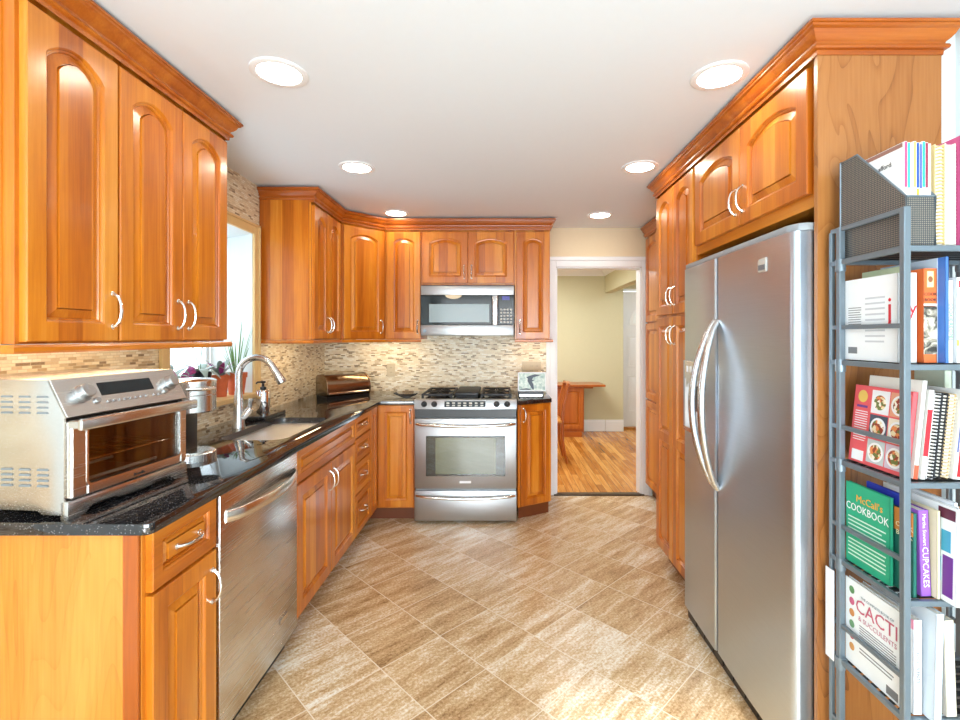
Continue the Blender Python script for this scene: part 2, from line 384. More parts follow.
# ---------------------------------------------------------------- the setting
CEIL = 2.352; XL = -1.54; YB = 4.21; XR = 1.40
m = MB(); m.box(-1.75, 1.75, -3.3, YB, -.06, 0); ST(m.build('floor', 'travertine_tile', origin=(0, 0, 0)))
m = MB(); m.box(-1.2, 3.2, YB, 7.6, -.06, 0); ST(m.build('floor.001', 'oak_floor', origin=(0, 0, 0)))
m = MB(); m.box(-1.75, 1.75, -3.3, YB + .12, CEIL, CEIL + .1); ST(m.build('ceiling', 'ceiling_paint'))
m = MB(); m.box(-1.2, 3.2, YB + .12, 7.6, CEIL + .03, CEIL + .12); ST(m.build('ceiling.001', 'ceiling_paint'))
WY0, WY1, WZ0, WZ1 = 2.21, 2.97, 1.045, 2.03
m = MB()
m.mi = 0
A0, A1 = WY0 - .021, WY1 + .021
m.box(XL - .12, XL, .9, A0, 0, CEIL); m.box(XL - .12, XL, A1, YB, 0, CEIL)
m.box(XL - .12, XL, A0, A1, 0, WZ0 - .031); m.box(XL - .12, XL, A0, A1, WZ1 + .021, CEIL)
m.mi = 1; m.box(XL - .12, XL, -3.3, .9, 0, CEIL)
ST(m.build('wall_left', ['mosaic', 'wall_pale'], origin=(0, 0, 0)))
DX0, DX1, DZ = .493, 1.245, 2.007
m = MB()
m.box(XL - .12, DX0, YB, YB + .12, 0, CEIL); m.box(DX1, 1.75, YB, YB + .12, 0, CEIL); m.box(DX0, DX1, YB, YB + .12, DZ, CEIL)
ST(m.build('wall_back', 'wall_beige'))
m = MB(); m.box(XL, .405, YB - .008, YB, .9, 1.40); tag(m.build('backsplash', 'mosaic', origin=(0, 0, 0)), kind='structure')
m = MB(); m.box(XR, XR + .1, -3.3, 1.47, 0, CEIL); m.box(1.62, 1.74, 1.48, YB, 0, CEIL); m.box(1.3535, 1.74, 1.47, 1.48, 0, CEIL)
ST(m.build('wall_right', 'wall_pale'))
# wall behind the camera with wide glass doors
m = MB(); m.box(-1.75, -1.3, -3.3, -3.2, 0, CEIL); m.box(1.4, 1.75, -3.3, -3.2, 0, CEIL); m.box(-1.3, 1.4, -3.3, -3.2, 2.15, CEIL)
ST(m.build('wall_front', 'wall_pale'))
m = MB()
for x in (-1.3, .02, 1.34): m.box(x, x + .06, -3.28, -3.22, 0, 2.15)
m.box(-1.3, 1.4, -3.28, -3.22, 2.09, 2.15); m.box(-1.3, 1.4, -3.28, -3.22, 0, .06)
dp_ = ST(m.build('door_2', 'trim_white'))
m = MB(); m.box(-1.24, .02, -3.253, -3.247, .06, 2.09); m.box(.08, 1.34, -3.253, -3.247, .06, 2.09); m.build('glass', 'clear_glass', dp_)
m = MB(); m.box(-1.3, .60, -3.20, -3.19, 1.15, 2.15); ST(m.build('added_sun_blind', 'trim_white'))  # unseen blind added to cut off part of the sun patch on the floor
# doorway casing
m = MB()
prof = [(0, 0), (0, .016), (.012, .02), (.05, .02), (.06, .026), (.092, .026), (.092, 0)]
def casing(mb, x0, x1, z1, y, wd):
    for sgn, xe in ((-1, x0), (1, x1)):
        mb.box(xe, xe + sgn * wd * .62, y - .016, y, 0, z1 + wd * .62, .003); mb.box(xe + sgn * wd * .62, xe + sgn * wd, y - .024, y, 0, z1 + wd, .003)
    mb.box(x0, x1, y - .016, y, z1, z1 + wd * .62, .003); mb.box(x0 - wd * .62, x1 + wd * .62, y - .024, y, z1 + wd * .62, z1 + wd, .003)
casing(m, DX0, DX1, DZ, YB, .088)
m.box(DX0, DX0 + .012, YB, YB + .12, 0, DZ); m.box(DX1 - .012, DX1, YB, YB + .12, 0, DZ); m.box(DX0, DX1, YB, YB + .12, DZ - .012, DZ)
ST(m.build('trim_1', 'trim_white'))
m = MB(); m.box(DX0 - .02, DX1 + .02, YB - .03, YB + .035, 0, .012, .003); ST(m.build('trim_2', 'bronze_sill'))
# window
wn = E('window_1', None, None, (XL, 2.59, WZ0), kind='structure')
m = MB(); X2 = -1.80
m.box(X2, XL, WY1, WY1 + .02, WZ0, WZ1); m.box(X2, XL, WY0 - .02, WY0, WZ0, WZ1)
m.prism([(XL, WZ1), (XL, WZ1 + .02), (X2, WZ1 - .02), (X2, WZ1 - .04)], WY0 - .02, WY1 + .02, 'xz')
m.build('reveal', 'liner_white', wn)
m = MB(); m.box(X2, XL + .001, WY0 - .02, WY1 + .02, WZ0 - .03, WZ0); m.box(XL + .001, XL + .028, WY0 - .05, WY1 + .05, WZ0 - .03, WZ0, .004); m.build('sill_board', 'casing_tan', wn)
m = MB()
for a, b in ((WY0 - .055, WY0), (WY1, WY1 + .055)): m.box(XL, XL + .018, a, b, WZ0 - .02, WZ1 + .055, .003); 
m.box(XL, XL + .018, WY0, WY1, WZ1, WZ1 + .055, .003)
m.box(XL, XL + .026, WY1 + .045, WY1 + .06, WZ0, WZ1 + .06, .002); m.box(XL, XL + .026, WY0 - .06, WY1 + .06, WZ1 + .048, WZ1 + .062, .002)
m.build('casing', 'casing_tan', wn)
m = MB()
for y in (WY0, 2.57, WY1 - .04): m.box(X2 - .04, X2, y, y + .04, WZ0, WZ1 - .03, .003)
for z in (WZ0, WZ1 - .07): m.box(X2 - .04, X2, WY0, WY1, z, z + .04, .003)
m.build('sash_frame', 'trim_white', wn)
m = MB(); m.box(X2 - .024, X2 - .018, WY0 + .03, WY1 - .03, WZ0 + .03, WZ1 - .06); m.build('glass', 'clear_glass', wn)
# room beyond the doorway
m = MB(); m.box(-1.2, 1.55, 7.06, 7.16, 0, 2.39); ST(m.build('wall_far', 'wall_khaki'))
m = MB(); m.box(1.55, 1.67, 4.33, 7.16, 2.045, 2.39); m.box(1.55, 1.67, 4.33, 5.0, 0, 2.045); m.box(1.55, 1.82, 7.06, 7.3, 0, 2.39)
ST(m.build('wall_far.001', 'wall_khaki'))
m = MB(); m.box(1.82, 3.2, 7.24, 7.34, 2.11, 2.39); m.box(2.75, 3.2, 7.24, 7.34, 0, 2.11); m.box(1.752, 3.2, YB, YB + .12, 0, 2.39); m.box(3.1, 3.2, 4.4, 7.3, 0, 2.39); m.box(-1.2, -1.1, 4.33, 7.1, 0, 2.39)
ST(m.build('wall_far.002', 'wall_khaki'))
m = MB()
for y0, y1, x0, x1 in ((7.04, 7.06, -1.1, 1.55), (7.035, 7.055, 1.555, 1.82)):
    m.box(x0, x1, y0, y1, 0, .15, .003); m.box(x0, x1, y0 + .005, y1, .15, .17, .002)
ST(m.build('baseboard_far', 'trim_white'))
m = MB()
sweep(m, [(-1.1, 7.06), (1.55, 7.06), (1.55, 4.4)], [(0, 2.29), (.012, 2.29), (.02, 2.31), (.05, 2.345), (.06, 2.36), (.075, 2.37), (.075, 2.382), (0, 2.382)])
ST(m.build('trim_3', 'trim_white'))
d1 = E('door_1', None, None, (2.27, 7.24, 0), kind='structure')
F = frame((1.84, 7.26, .03), (1, 0, 0))
m = MB(); m.box(1.84, 2.72, 7.26, 7.30, .03, 2.08, .002); m.build('slab', 'door_white', d1)
for u0, u1, v0, v1 in ((.10, .40, .22, .78), (.48, .78, .22, .78), (.10, .40, .9, 1.38), (.48, .78, .9, 1.38)):
    m = MB(F); lo = [[(p[0], p[1], z) for p in outer(u0 + d, u1 - d, v0 + d, v1 - d)] for d, z in ((0, .0), (.004, .008), (.02, .008), (.03, .002), (.05, .010))]
    m.loft(lo, False, True); m.build('panel', 'door_white', d1)
m = MB(F); R = .32
m.prism([(.44 + R * math.cos(a * PI / 20), 1.54 + R * math.sin(a * PI / 20)) for a in range(21)], 0, .012, 'xy'); f_ = m.build('fanlight', 'trim_white', d1)
m = MB(F); R = .27
m.prism([(.44 + R * math.cos(a * PI / 20), 1.565 + R * math.sin(a * PI / 20)) for a in range(21)], .008, .016, 'xy'); m.build('glass', colr(244, 250, 255, .1), f_)
m = MB()
for z in (.25, 1.05, 1.82): m.box(1.825, 1.84, 7.245, 7.26, z, z + .1, .002)
m.build('hinge', 'nickel', d1)
m = MB(); m.box(1.80, 1.83, 7.235, 7.26, 0, 2.10, .002); m.box(1.80, 2.76, 7.235, 7.26, 2.085, 2.12, .002); ST(m.build('trim_4', 'trim_white'))
m = MB(); m.box(1.84, 2.75, 7.2, 7.3, 0, .03, .003); ST(m.build('trim_5', 'oak_board'))
# ---------------------------------------------------------------- counters
def cut(o, cutter):
    md = o.modifiers.new('cut', 'BOOLEAN'); md.object = cutter; md.operation = 'DIFFERENCE'; md.solver = 'EXACT'
    bpy.context.view_layer.update()
    me = bpy.data.meshes.new_from_object(o.evaluated_get(bpy.context.evaluated_depsgraph_get()))
    o.modifiers.clear(); o.data = me; bpy.data.objects.remove(cutter)
    for p in me.polygons: p.use_smooth = True
    me.set_sharp_from_angle(angle=math.radians(30))
def rrect(x0, x1, y0, y1, r, n=6):
    out = []
    for cx, cy, a0 in ((x1 - r, y0 + r, -90), (x1 - r, y1 - r, 0), (x0 + r, y1 - r, 90), (x0 + r, y0 + r, 180)):
        for i in range(n + 1):
            a = math.radians(a0 + 90 * i / n); out.append((cx + r * math.cos(a), cy + r * math.sin(a)))
    return out
CT0, CT1 = .885, .915
CX = -.888
m = MB()
m.prism([(XL + .002, 1.212), (CX - .018, 1.212), (CX - .004, 1.218), (CX, 1.232), (CX, 3.55), (-.640, 3.55), (-.640, YB - .01), (XL + .002, YB - .01)], CT0, CT1, b=.003)
ct = m.build('countertop', 'granite', smooth=30, origin=(0, 0, 0))
SX0, SX1, SY0, SY1 = -1.315, -1.0, 2.2, 2.82
m = MB(); m.prism(rrect(SX0, SX1, SY0, SY1, .07), .8, 1.0); cu = m.build('cutter', 'granite', origin=(0, 0, 0)); cut(ct, cu)
tag(ct, 'black speckled granite countertop around the sink and corner', 'countertop')
m = MB(); m.prism([(.131, 3.55), (.40, 3.70), (.40, YB - .01), (.131, YB - .01)], CT0, CT1, b=.003)
tag(m.build('countertop', 'granite', origin=(0, 0, 0)), 'small black granite countertop between the range and the doorway', 'countertop')
sk = E('kitchen_sink', 'stainless undermount sink set in the black granite countertop', 'sink', (-1.155, 2.51, .70))
m = MB(); lo = []
for g, z in ((.022, .8845), (.004, .8845), (.002, .87), (-.004, .73), (-.03, .705), (-.10, .70)): lo.append([(x, y, z) for x, y in rrect(SX0 - g, SX1 + g, SY0 - g, SY1 + g, .07 + g * .5)])
lo2 = [[(x, y, z) for x, y in rrect(SX0 - g, SX1 + g, SY0 - g, SY1 + g, .07 + g * .5)] for g, z in ((-.1, .697), (-.03, .70), (.0, .727), (.022, .88))]
m.loft(lo + lo2, True, False); m.build('basin', 'sink_steel', sk, smooth=50)
m = MB(); m.lathe([(.043, .0), (.045, .004), (.036, .006), (.03, .002)], (-1.157, 2.51, .7005), 20); m.build('drain', 'chrome', sk)
# ---------------------------------------------------------------- base cabinets, sink side
FX = -.935                                   # carcass front; fronts stand 20 mm proud
def base(name, label, y0, y1, lowtop=False, end=False):
    t = E(name, label, 'cabinet', ((XL + FX) / 2, (y0 + y1) / 2, 0), group='cherry base cabinets')
    m = MB()
    zt = .66 if lowtop else CT0 - .001
    m.box(XL + .003, FX - .02, y0 + .001, y1 - .001, .105, zt)
    m.box(FX - .02, FX, y0 + .001, y1 - .001, .105, CT0 - .001, .001)
    m.build('carcass', 'cherry_Z', t)
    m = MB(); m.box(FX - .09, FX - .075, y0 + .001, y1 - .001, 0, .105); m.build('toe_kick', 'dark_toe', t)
    return t
G = .004
def F_left(y): return frame((FX, y, 0), (0, 1, 0))
c = base('base_cabinet', 'cherry base cabinet with one drawer and door at the open end of the counter', 1.245, 1.548)
m = MB(); m.box(XL + .003, FX - .0405, 1.236, 1.2455, 0, CT0 - .001, .001); m.build('end_panel', 'veneer_cherry', c)
m = MB(); m.box(FX - .04, FX, 1.234, 1.2455, .0, CT0 - .001, .002); m.build('corner_stile', 'cherry_dark_Z', c)
F = F_left(1.245); L = .303
d = raised(F, c, 'door', G + .012, L - G, .115, .705); pull(d, F, L - .03, .60)
drawer(F, c, G + .012, L - G, .715, .88)
c = base('base_cabinet', 'cherry sink cabinet with two doors beside the dishwasher', 2.157, 3.03, lowtop=True)
F = F_left(2.157); L = .873
drawer(F, c, G, L - G, .725, .88, pulls=False, name='false_front')
d = raised(F, c, 'door', G, L / 2 - G / 2, .115, .715); pull(d, F, L / 2 - .03, .62)
d = raised(F, c, 'door', L / 2 + G / 2, L - G, .115, .715); pull(d, F, L / 2 + .03, .62)
c = base('base_cabinet', 'narrow cherry cabinet with a stack of four drawers', 3.03, 3.385)
F = F_left(3.03); L = .355
for v0, v1 in ((.115, .375), (.383, .575), (.583, .735), (.743, .88)): drawer(F, c, G, L - G, v0, v1)
# corner cabinet with a folding pair of doors
c = E('base_cabinet', 'cherry corner base cabinet with folding doors next to the range', 'cabinet', (-1.1, 3.8, 0), group='cherry base cabinets')
BY = 3.597                                   # carcass front on the range wall
m = MB(); m.prism([(XL + .003, 3.386), (FX, 3.386), (FX, BY), (-.642, BY), (-.642, YB - .01), (XL + .003, YB - .01)], .105, CT0 - .001); m.build('carcass', 'cherry_Z', c)
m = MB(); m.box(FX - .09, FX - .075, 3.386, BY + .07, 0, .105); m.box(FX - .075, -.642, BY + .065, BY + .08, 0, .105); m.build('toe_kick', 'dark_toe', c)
F = F_left(3.386); raised(F, c, 'door', G, BY - .020 - 3.386 - G, .115, .88, fr=.05)
F = frame((FX, BY, 0), (1, 0, 0)); L = FX + .642
d = raised(F, c, 'door', .022, -.642 - FX - G, .115, .88, fr=.05); pull(d, F, -.642 - FX - .028, .795)
# angled cabinet on the other side of the range
c = E('base_cabinet', 'small angled cherry base cabinet between the range and the doorway', 'cabinet', (.26, 3.9, 0), group='cherry base cabinets')
m = MB(); m.prism([(.133, 3.597), (.392, 3.740), (.392, YB - .012), (.133, YB - .012)], .105, CT0 - .001); m.build('carcass', 'cherry_Z', c)
m = MB(); m.prism([(.14, 3.66), (.385, 3.795), (.385, YB - .03), (.14, YB - .03)], 0, .105); m.build('toe_kick', 'dark_toe', c)
F = frame((.133, 3.597, 0), (.259, .143, 0)); L = .2958
d = raised(F, c, 'door', .018, L - .004, .115, .88, fr=.05); pull(d, F, .042, .80)
# ---------------------------------------------------------------- dishwasher
dw = E('dishwasher', 'brushed steel dishwasher with a broad curved handle under the counter', 'dishwasher', (-1.2, 1.853, 0))
m = MB(); m.box(-1.5, FX - .001, 1.553, 2.151, .05, .875); m.build('body', 'black_plastic', dw)
F = F_left(1.553); L = .598
m = MB(F); m.box(.003, L - .003, .085, .872, 0, .024, .004, 2); m.build('door', 'steel_Y', dw)
m = MB(F)
hp = []
for i in range(17):
    a = i / 16; hp.append((.035 + a * (L - .07), .792, .026 + .055 * math.sin(PI * a) ** .55))
m.tube(hp, .021, 12, squash=.3, ref=(0, 0, 1)); m.build('handle', 'nickel', dw)
m = MB(F); m.box(L - .17, L - .10, .195, .215, .024, .0265, .001); m.build('badge', 'nickel', dw)
m = MB(F); m.box(.01, L - .01, .0, .08, -.05, -.03); m.build('toe_panel', 'black_plastic', dw)
# ---------------------------------------------------------------- wall cabinets
UZ0, UZ1 = 1.372, 2.262
UF = -1.21                                   # carcass front, sink side
def crown(label, path, loc):
    m = MB(); pr = [(0, 2.252), (.002, 2.252), (.003, 2.266), (.012, 2.268), (.015, 2.274), (.012, 2.281), (.005, 2.284), (.006, 2.290), (.014, 2.296), (.022, 2.306), (.027, 2.318), (.036, 2.322), (.037, 2.328), (.042, 2.330), (.042, 2.338), (0, 2.338)]
    sweep(m, path, pr); return tag(m.build('crown_molding', 'cherry_dark_X', origin=loc), label, 'crown molding', 'cherry crown moldings')
def rail(parent, path):
    m = MB(); sweep(m, path, [(-.018, UZ0 - .024), (.020, UZ0 - .024), (.024, UZ0 - .018), (.024, UZ0 - .008), (.02, UZ0 - .002), (-.018, UZ0 - .002)]); m.build('light_rail', 'cherry_Y', parent)
def upper(label, y0, y1):
    t = E('wall_cabinet', label, 'cabinet', ((XL + UF) / 2, (y0 + y1) / 2, UZ0), group='cherry wall cabinets')
    m = MB(); m.box(XL + .003, UF, y0 + .0005, y1 - .0005, UZ0, UZ1 + .065, .0005); m.build('carcass', 'cherry_Z', t); return t
FU = lambda y: frame((UF, y, 0), (0, 1, 0))
c = upper('single door cherry wall cabinet above the toaster oven', 1.19, 1.495)
d = raised(FU(1.19), c, 'door', .012, .305 - G, UZ0 + .006, UZ1 - .022, arch=.045, fr=.052); pull(d, FU(1.19), .305 - .028, UZ0 + .10)
rail(c, [(XL + .01, 1.19), (UF, 1.19), (UF, 1.495)])
m = MB(); m.box(XL + .003, UF - .03, 1.186, 1.19, UZ0, UZ1 + .06); m.build('end_panel', 'cherry_Z', c)
c = upper('double door cherry wall cabinet beside the window', 1.495, 2.095)
for a, b, h in ((G, .3 - G / 2, .27), (.3 + G / 2, .6 - .008, .33)):
    d = raised(FU(1.495), c, 'door', a, b, UZ0 + .006, UZ1 - .022, arch=.045, fr=.052); pull(d, FU(1.495), h, UZ0 + .10)
rail(c, [(UF, 1.495), (UF, 2.095), (XL + .01, 2.095)])
crown('cherry crown molding on the wall cabinets above the toaster oven', [(XL + .005, 1.19), (UF + .0205, 1.19), (UF + .0205, 2.096), (XL + .005, 2.096)], (-1.2, 1.65, 2.262))
c = upper('narrow two-door cherry wall cabinet between the window and the corner', 3.06, 3.60)
m = MB(); m.box(XL + .003, UF - .012, 3.054, 3.06, UZ0, UZ1 + .06); m.build('end_panel', 'cherry_Z', c)
for a, b, h in ((G + .01, .265 - G / 2, .24), (.265 + G / 2, .53 - .006, .29)):
    d = raised(FU(3.06), c, 'door', a, b, UZ0 + .006, UZ1 - .022, arch=.045, fr=.05); pull(d, FU(3.06), h, UZ0 + .10)
rail(c, [(XL + .01, 3.06), (UF, 3.06), (UF, 3.60)])
UB = 3.88                                    # carcass front on the range wall
c = E('wall_cabinet', 'diagonal single door cherry wall cabinet in the corner above the bread box', 'cabinet', (-1.3, 3.95, UZ0), group='cherry wall cabinets')
m = MB(); m.prism([(XL + .003, 3.601), (UF, 3.601), (-.931, UB), (-.931, YB - .003), (XL + .003, YB - .003)], UZ0, UZ1 + .065); m.build('carcass', 'cherry_Z', c)
F = frame((UF, 3.601, 0), (.279, .279, 0)); L = .3946
d = raised(F, c, 'door', .028, L - .022, UZ0 + .006, UZ1 - .022, arch=.035, fr=.052); pull(d, F, L - .05, UZ0 + .10)
rail(c, [(UF, 3.60), (-.931, UB)])
def upb(label, x0, x1, z0=UZ0):
    t = E('wall_cabinet', label, 'cabinet', ((x0 + x1) / 2, 4.04, z0), group='cherry wall cabinets')
    m = MB(); m.box(x0 + .0005, x1 - .0005, UB, YB - .003, z0, UZ1 + .065, .0005); m.build('carcass', 'cherry_Z', t); return t
FB = lambda x: frame((x, UB, 0), (1, 0, 0))
c = upb('single door cherry wall cabinet joining the microwave to the diagonal corner one', -.93, -.64)
d = raised(FB(-.93), c, 'door', .016, .29 - G, UZ0 + .006, UZ1 - .022, arch=.035, fr=.05); pull(d, FB(-.93), .29 - .026, UZ0 + .10)
rail(c, [(-.931, UB), (-.64, UB)])
c = upb('short two-door cherry wall cabinet above the microwave', -.64, .12, 1.81)
for a, b, h in ((G + .01, .38 - G / 2, .35), (.38 + G / 2, .76 - .012, .41)):
    d = raised(FB(-.64), c, 'door', a, b, 1.825, UZ1 - .022, arch=.035, fr=.052); pull(d, FB(-.64), h, 1.825 + .09)
c = upb('single door cherry wall cabinet between the microwave and the doorway', .12, .405)
d = raised(FB(.12), c, 'door', .014, .285 - .008, UZ0 + .006, UZ1 - .022, arch=.035, fr=.05); pull(d, FB(.12), .04, UZ0 + .10)
rail(c, [(.12, UB), (.405, UB), (.405, YB - .02)])
s2 = .0205
crown('cherry crown molding running round the corner and over the microwave', [(XL + .005, 3.058), (UF + s2, 3.058), (UF + s2, 3.601 - .0085), (-.931 + .0085, UB - s2), (.406, UB - s2), (.406, YB - .003)], (-.6, 3.7, 2.262))
# ---------------------------------------------------------------- tall side: fridge surround, pantry, shallow cabinets
RX = .99                                      # carcass front; doors to .97
FR = lambda y: frame((RX, y, 0), (0, -1, 0))
m = MB(); m.box(.972, 1.352, 1.4625, 1.480, 0, UZ1 + .065, .001)
tag(m.build('fridge_end_panel', 'veneer_maple', origin=(1.16, 1.47, 0)), 'tall figured wood end panel beside the refrigerator, behind the metal bookshelf', 'cabinet panel')
c = E('wall_cabinet', 'deep two-door cherry wall cabinet above the refrigerator', 'cabinet', (1.3, 1.94, 1.80), group='cherry wall cabinets')
m = MB(); m.box(RX, 1.6, 1.481, 2.394, 1.80, UZ1 + .065); m.build('carcass', 'cherry_Y', c)
L = .913
for a, b, h in ((.012, L / 2 - G / 2, L / 2 - .03), (L / 2 + G / 2, L - .03, L / 2 + .03)):
    d = raised(FR(2.394), c, 'door', a, b, 1.842, UZ1 - .022, arch=.04, fr=.056); pull(d, FR(2.394), h, 1.842 + .10)
c = E('pantry_cabinet', 'tall cherry pantry cabinet with four doors beside the refrigerator', 'cabinet', (1.3, 2.68, 0))
PY0, PY1 = 2.396, 2.975; L = PY1 - PY0
m = MB(); m.box(RX, 1.6, PY0, PY1, .105, UZ1 + .065); m.build('carcass', 'cherry_Z', c)
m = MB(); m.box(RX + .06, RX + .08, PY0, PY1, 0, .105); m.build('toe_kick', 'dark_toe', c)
for a, b, h in ((.006, L / 2 - G / 2, L / 2 - .03), (L / 2 + G / 2, L - .012, L / 2 + .03)):
    d = raised(FR(PY1), c, 'door', a, b, 1.52, UZ1 - .022, arch=.04, fr=.05); pull(d, FR(PY1), h, 1.62)
    d = raised(FR(PY1), c, 'door', a, b, .115, 1.505, fr=.05, mids=(.80,)); pull(d, FR(PY1), h, 1.40)
c = E('tall_cabinet', 'shallow tall cherry cabinet between the pantry and the doorway', 'cabinet', (1.45, 3.6, 0))
m = MB(); m.box(1.29, 1.6, 2.977, 4.18, .105, UZ1 + .065); m.build('carcass', 'cherry_Z', c)
m = MB(); m.box(1.34, 1.36, 2.977, 4.18, 0, .105); m.build('toe_kick', 'dark_toe', c)
F = frame((1.29, 4.18, 0), (0, -1, 0)); L = 1.203
for i in range(3):
    a, b = i * L / 3 + G + .004, (i + 1) * L / 3 - G
    for v0, v1, ar in ((1.52, UZ1 - .022, .035), (.86, 1.505, 0), (.115, .845, 0)):
        d = raised(F, c, 'door', a, b, v0, v1, arch=ar, fr=.05)
        if i: pull(d, F, b - .03, v0 + .1)
crown('cherry crown molding over the refrigerator, pantry and shallow cabinets', [(1.29 - s2, 4.182), (1.29 - s2, 2.977), (RX - s2, 2.977), (RX - s2, 1.4615), (1.352, 1.4615), (1.352, 1.469)][::1], (1.1, 2.6, 2.262))
# ---------------------------------------------------------------- recessed ceiling lights and under-cabinet strips
def downlight(x, y, label):
    t = E('ceiling_light', label, 'ceiling light', (x, y, CEIL), group='recessed ceiling lights')
    m = MB(); m.lathe([(.100, 0), (.100, -.004), (.094, -.007), (.076, -.006), (.074, -.001), (.074, 0)], (x, y, CEIL), 32, False, False); m.build('trim_ring', 'trim_white', t)
    m = MB(); m.lathe([(.0735, -.0005), (.0735, -.003), (.05, -.0045), (.001, -.005)], (x, y, CEIL), 28, True, True); m.build('lens', 'lamp_lens', t)
for x, y, l in ((-.803, 1.74, 'round recessed ceiling light nearest the cabinets over the toaster oven'), (.807, 1.76, 'round recessed ceiling light nearest the cabinet over the refrigerator'),
                (-.811, 2.71, 'round recessed ceiling light in front of the sink window, middle of its row'), (.79, 2.70, 'round recessed ceiling light in front of the pantry, middle of its row'),
                (-.807, 3.71, 'round recessed ceiling light close to the diagonal corner cabinet'), (.789, 3.77, 'round recessed ceiling light close to the wall above the doorway')):
    downlight(x, y, l)
def strip(x0, x1, y0, y1, label):
    t = E('cabinet_light', label, 'light strip', ((x0 + x1) / 2, (y0 + y1) / 2, UZ0 - .012), group='under-cabinet light strips')
    m = MB(); m.box(x0, x1, y0, y1, UZ0 - .010, UZ0, .001); m.build('housing', 'trim_white', t)
    m = MB(); m.box(x0 + .006, x1 - .006, y0 + .006, y1 - .006, UZ0 - .014, UZ0 - .0101); m.build('lens', 'strip_light', t)
strip(-1.34, -1.30, 1.26, 2.02, 'warm light strip under the wall cabinets above the toaster oven')
strip(-1.36, -1.32, 3.12, 3.56, 'warm light strip under the narrow wall cabinet next to the window')
strip(-1.20, -.70, 3.98, 4.02, 'warm light strip under the wall cabinets behind the bread box')
strip(.15, .38, 4.00, 4.04, 'warm light strip under the wall cabinet next to the doorway')
# ---------------------------------------------------------------- range
RX0, RX1, RY = -.637, .126, 3.545
rg = E('range', 'stainless steel slide-in gas range with black grates between the base cabinets', 'stove', (-.2555, 3.88, 0))
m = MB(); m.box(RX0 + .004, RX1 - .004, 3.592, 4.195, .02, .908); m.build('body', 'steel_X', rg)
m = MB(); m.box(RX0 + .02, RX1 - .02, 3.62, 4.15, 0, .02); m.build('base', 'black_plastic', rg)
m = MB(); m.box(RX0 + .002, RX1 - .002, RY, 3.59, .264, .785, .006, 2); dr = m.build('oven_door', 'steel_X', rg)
m = MB(); m.prism([(x, z) for x, z in rrect(-.545, .034, .362, .652, .02)], RY - .004, RY + .01, 'xz'); gl = m.build('door_window', 'range_glass', dr)
m = MB(); m.box(-.549, .038, RY - .0006, RY + .001, .358, .656); m.build('window_back', 'black_gloss', dr)
m = MB(); m.box(-.479, -.032, RY - .0016, RY, .375, .640); m.build('painted_reflection', colr(150, 150, 118, .3), dr)  # room reflection in the oven glass, painted as a lighter centre panel
def bar(parent, z, x0, x1, y0, bow, r, mat='nickel'):
    m = MB(); q = [(x0 + (x1 - x0) * i / 20, y0 - bow * math.sin(PI * i / 20) ** .45, z - .010 * math.sin(PI * i / 20)) for i in range(21)]
    m.tube(q, [r * (.8 if i in (0, 20) else 1) for i in range(21)], 12); return m.build('handle', mat, parent)
bar(dr, .745, RX0 + .015, RX1 - .015, RY + .002, .052, .0125)
m = MB(); m.box(-.30, -.215, RY - .003, RY, .305, .322, .001); m.build('badge', 'trim_white', dr)
m = MB(); m.box(RX0 + .002, RX1 - .002, RY, 3.59, .025, .250, .006, 2); dd = m.build('storage_drawer', 'steel_X', rg)
bar(dd, .212, RX0 + .015, RX1 - .015, RY + .002, .045, .011)
m = MB(); m.box(RX0 + .004, RX1 - .004, 3.556, 3.592, .79, .853, .002); m.build('vent_panel', 'black_plastic', rg)
m = MB(); m.prism([(RY - .012, .855), (RY + .05, .855), (RY + .05, .928), (RY + .006, .925)], RX0, RX1, 'yz', b=.003); cp = m.build('control_panel', 'steel_X', rg)
pv = Vector((0, .018, .07)).normalized(); Fp = mat4(Vector((1, 0, 0)), pv, Vector((1, 0, 0)).cross(pv), (RX0, RY - .012, .855))
m = MB(Fp); m.box(.225, .53, .016, .060, -.002, .002); dp = m.build('display', 'display', cp)
m = MB(Fp)
for i in range(7):
    for j in range(2): m.box(.24 + i * .042, .262 + i * .042, .022 + j * .018, .033 + j * .018, .002, .0032)
m.build('keys', 'button_grey', dp)
for u in (.075, .15, .612, .69):
    m = MB(Fp); m.lathe([(.022, 0), (.022, .006), (.017, .008), (.015, .026), (.012, .028)], (u, .038, .001), 18); m.box(u - .004, u + .004, .024, .052, .02, .034, .001); m.build('knob', 'iron', cp)
m = MB(); m.box(RX0, RX1, RY + .03, 4.195, .908, .920, .003); m.build('cooktop', 'black_gloss', rg)
def grate(x0, x1, y0, y1):
    m = MB(); z = .955; r = .008
    for y in (y0, (y0 + y1) / 2, y1): m.box(x0, x1, y - r, y + r, z - .014, z, .003)
    for x in (x0, x1): m.box(x - r, x + r, y0 - r, y1 + r, z - .014, z, .003)
    for cx, cy in (((x0 + x1) / 2, y0 * .75 + y1 * .25), ((x0 + x1) / 2, y0 * .25 + y1 * .75)):
        for k in range(4):
            a = PI / 4 + k * PI / 2; m.tube([(cx + .022 * math.cos(a), cy + .022 * math.sin(a), z - .004), (cx + .1 * math.cos(a), cy + .1 * math.sin(a), z - .006)], .006, 6)
        m.box(cx - r, cx + r, cy - .12, cy - .035, z - .014, z, .003); m.box(cx - r, cx + r, cy + .035, cy + .12, z - .014, z, .003)
    for x in (x0, x1):
        for y in (y0, y1): m.box(x - r, x + r, y - r, y + r, .919, z)
    return m.build('grate', 'iron', rg)
grate(RX0 + .045, RX0 + .265, 3.66, 4.12); grate(RX1 - .265, RX1 - .045, 3.66, 4.12)
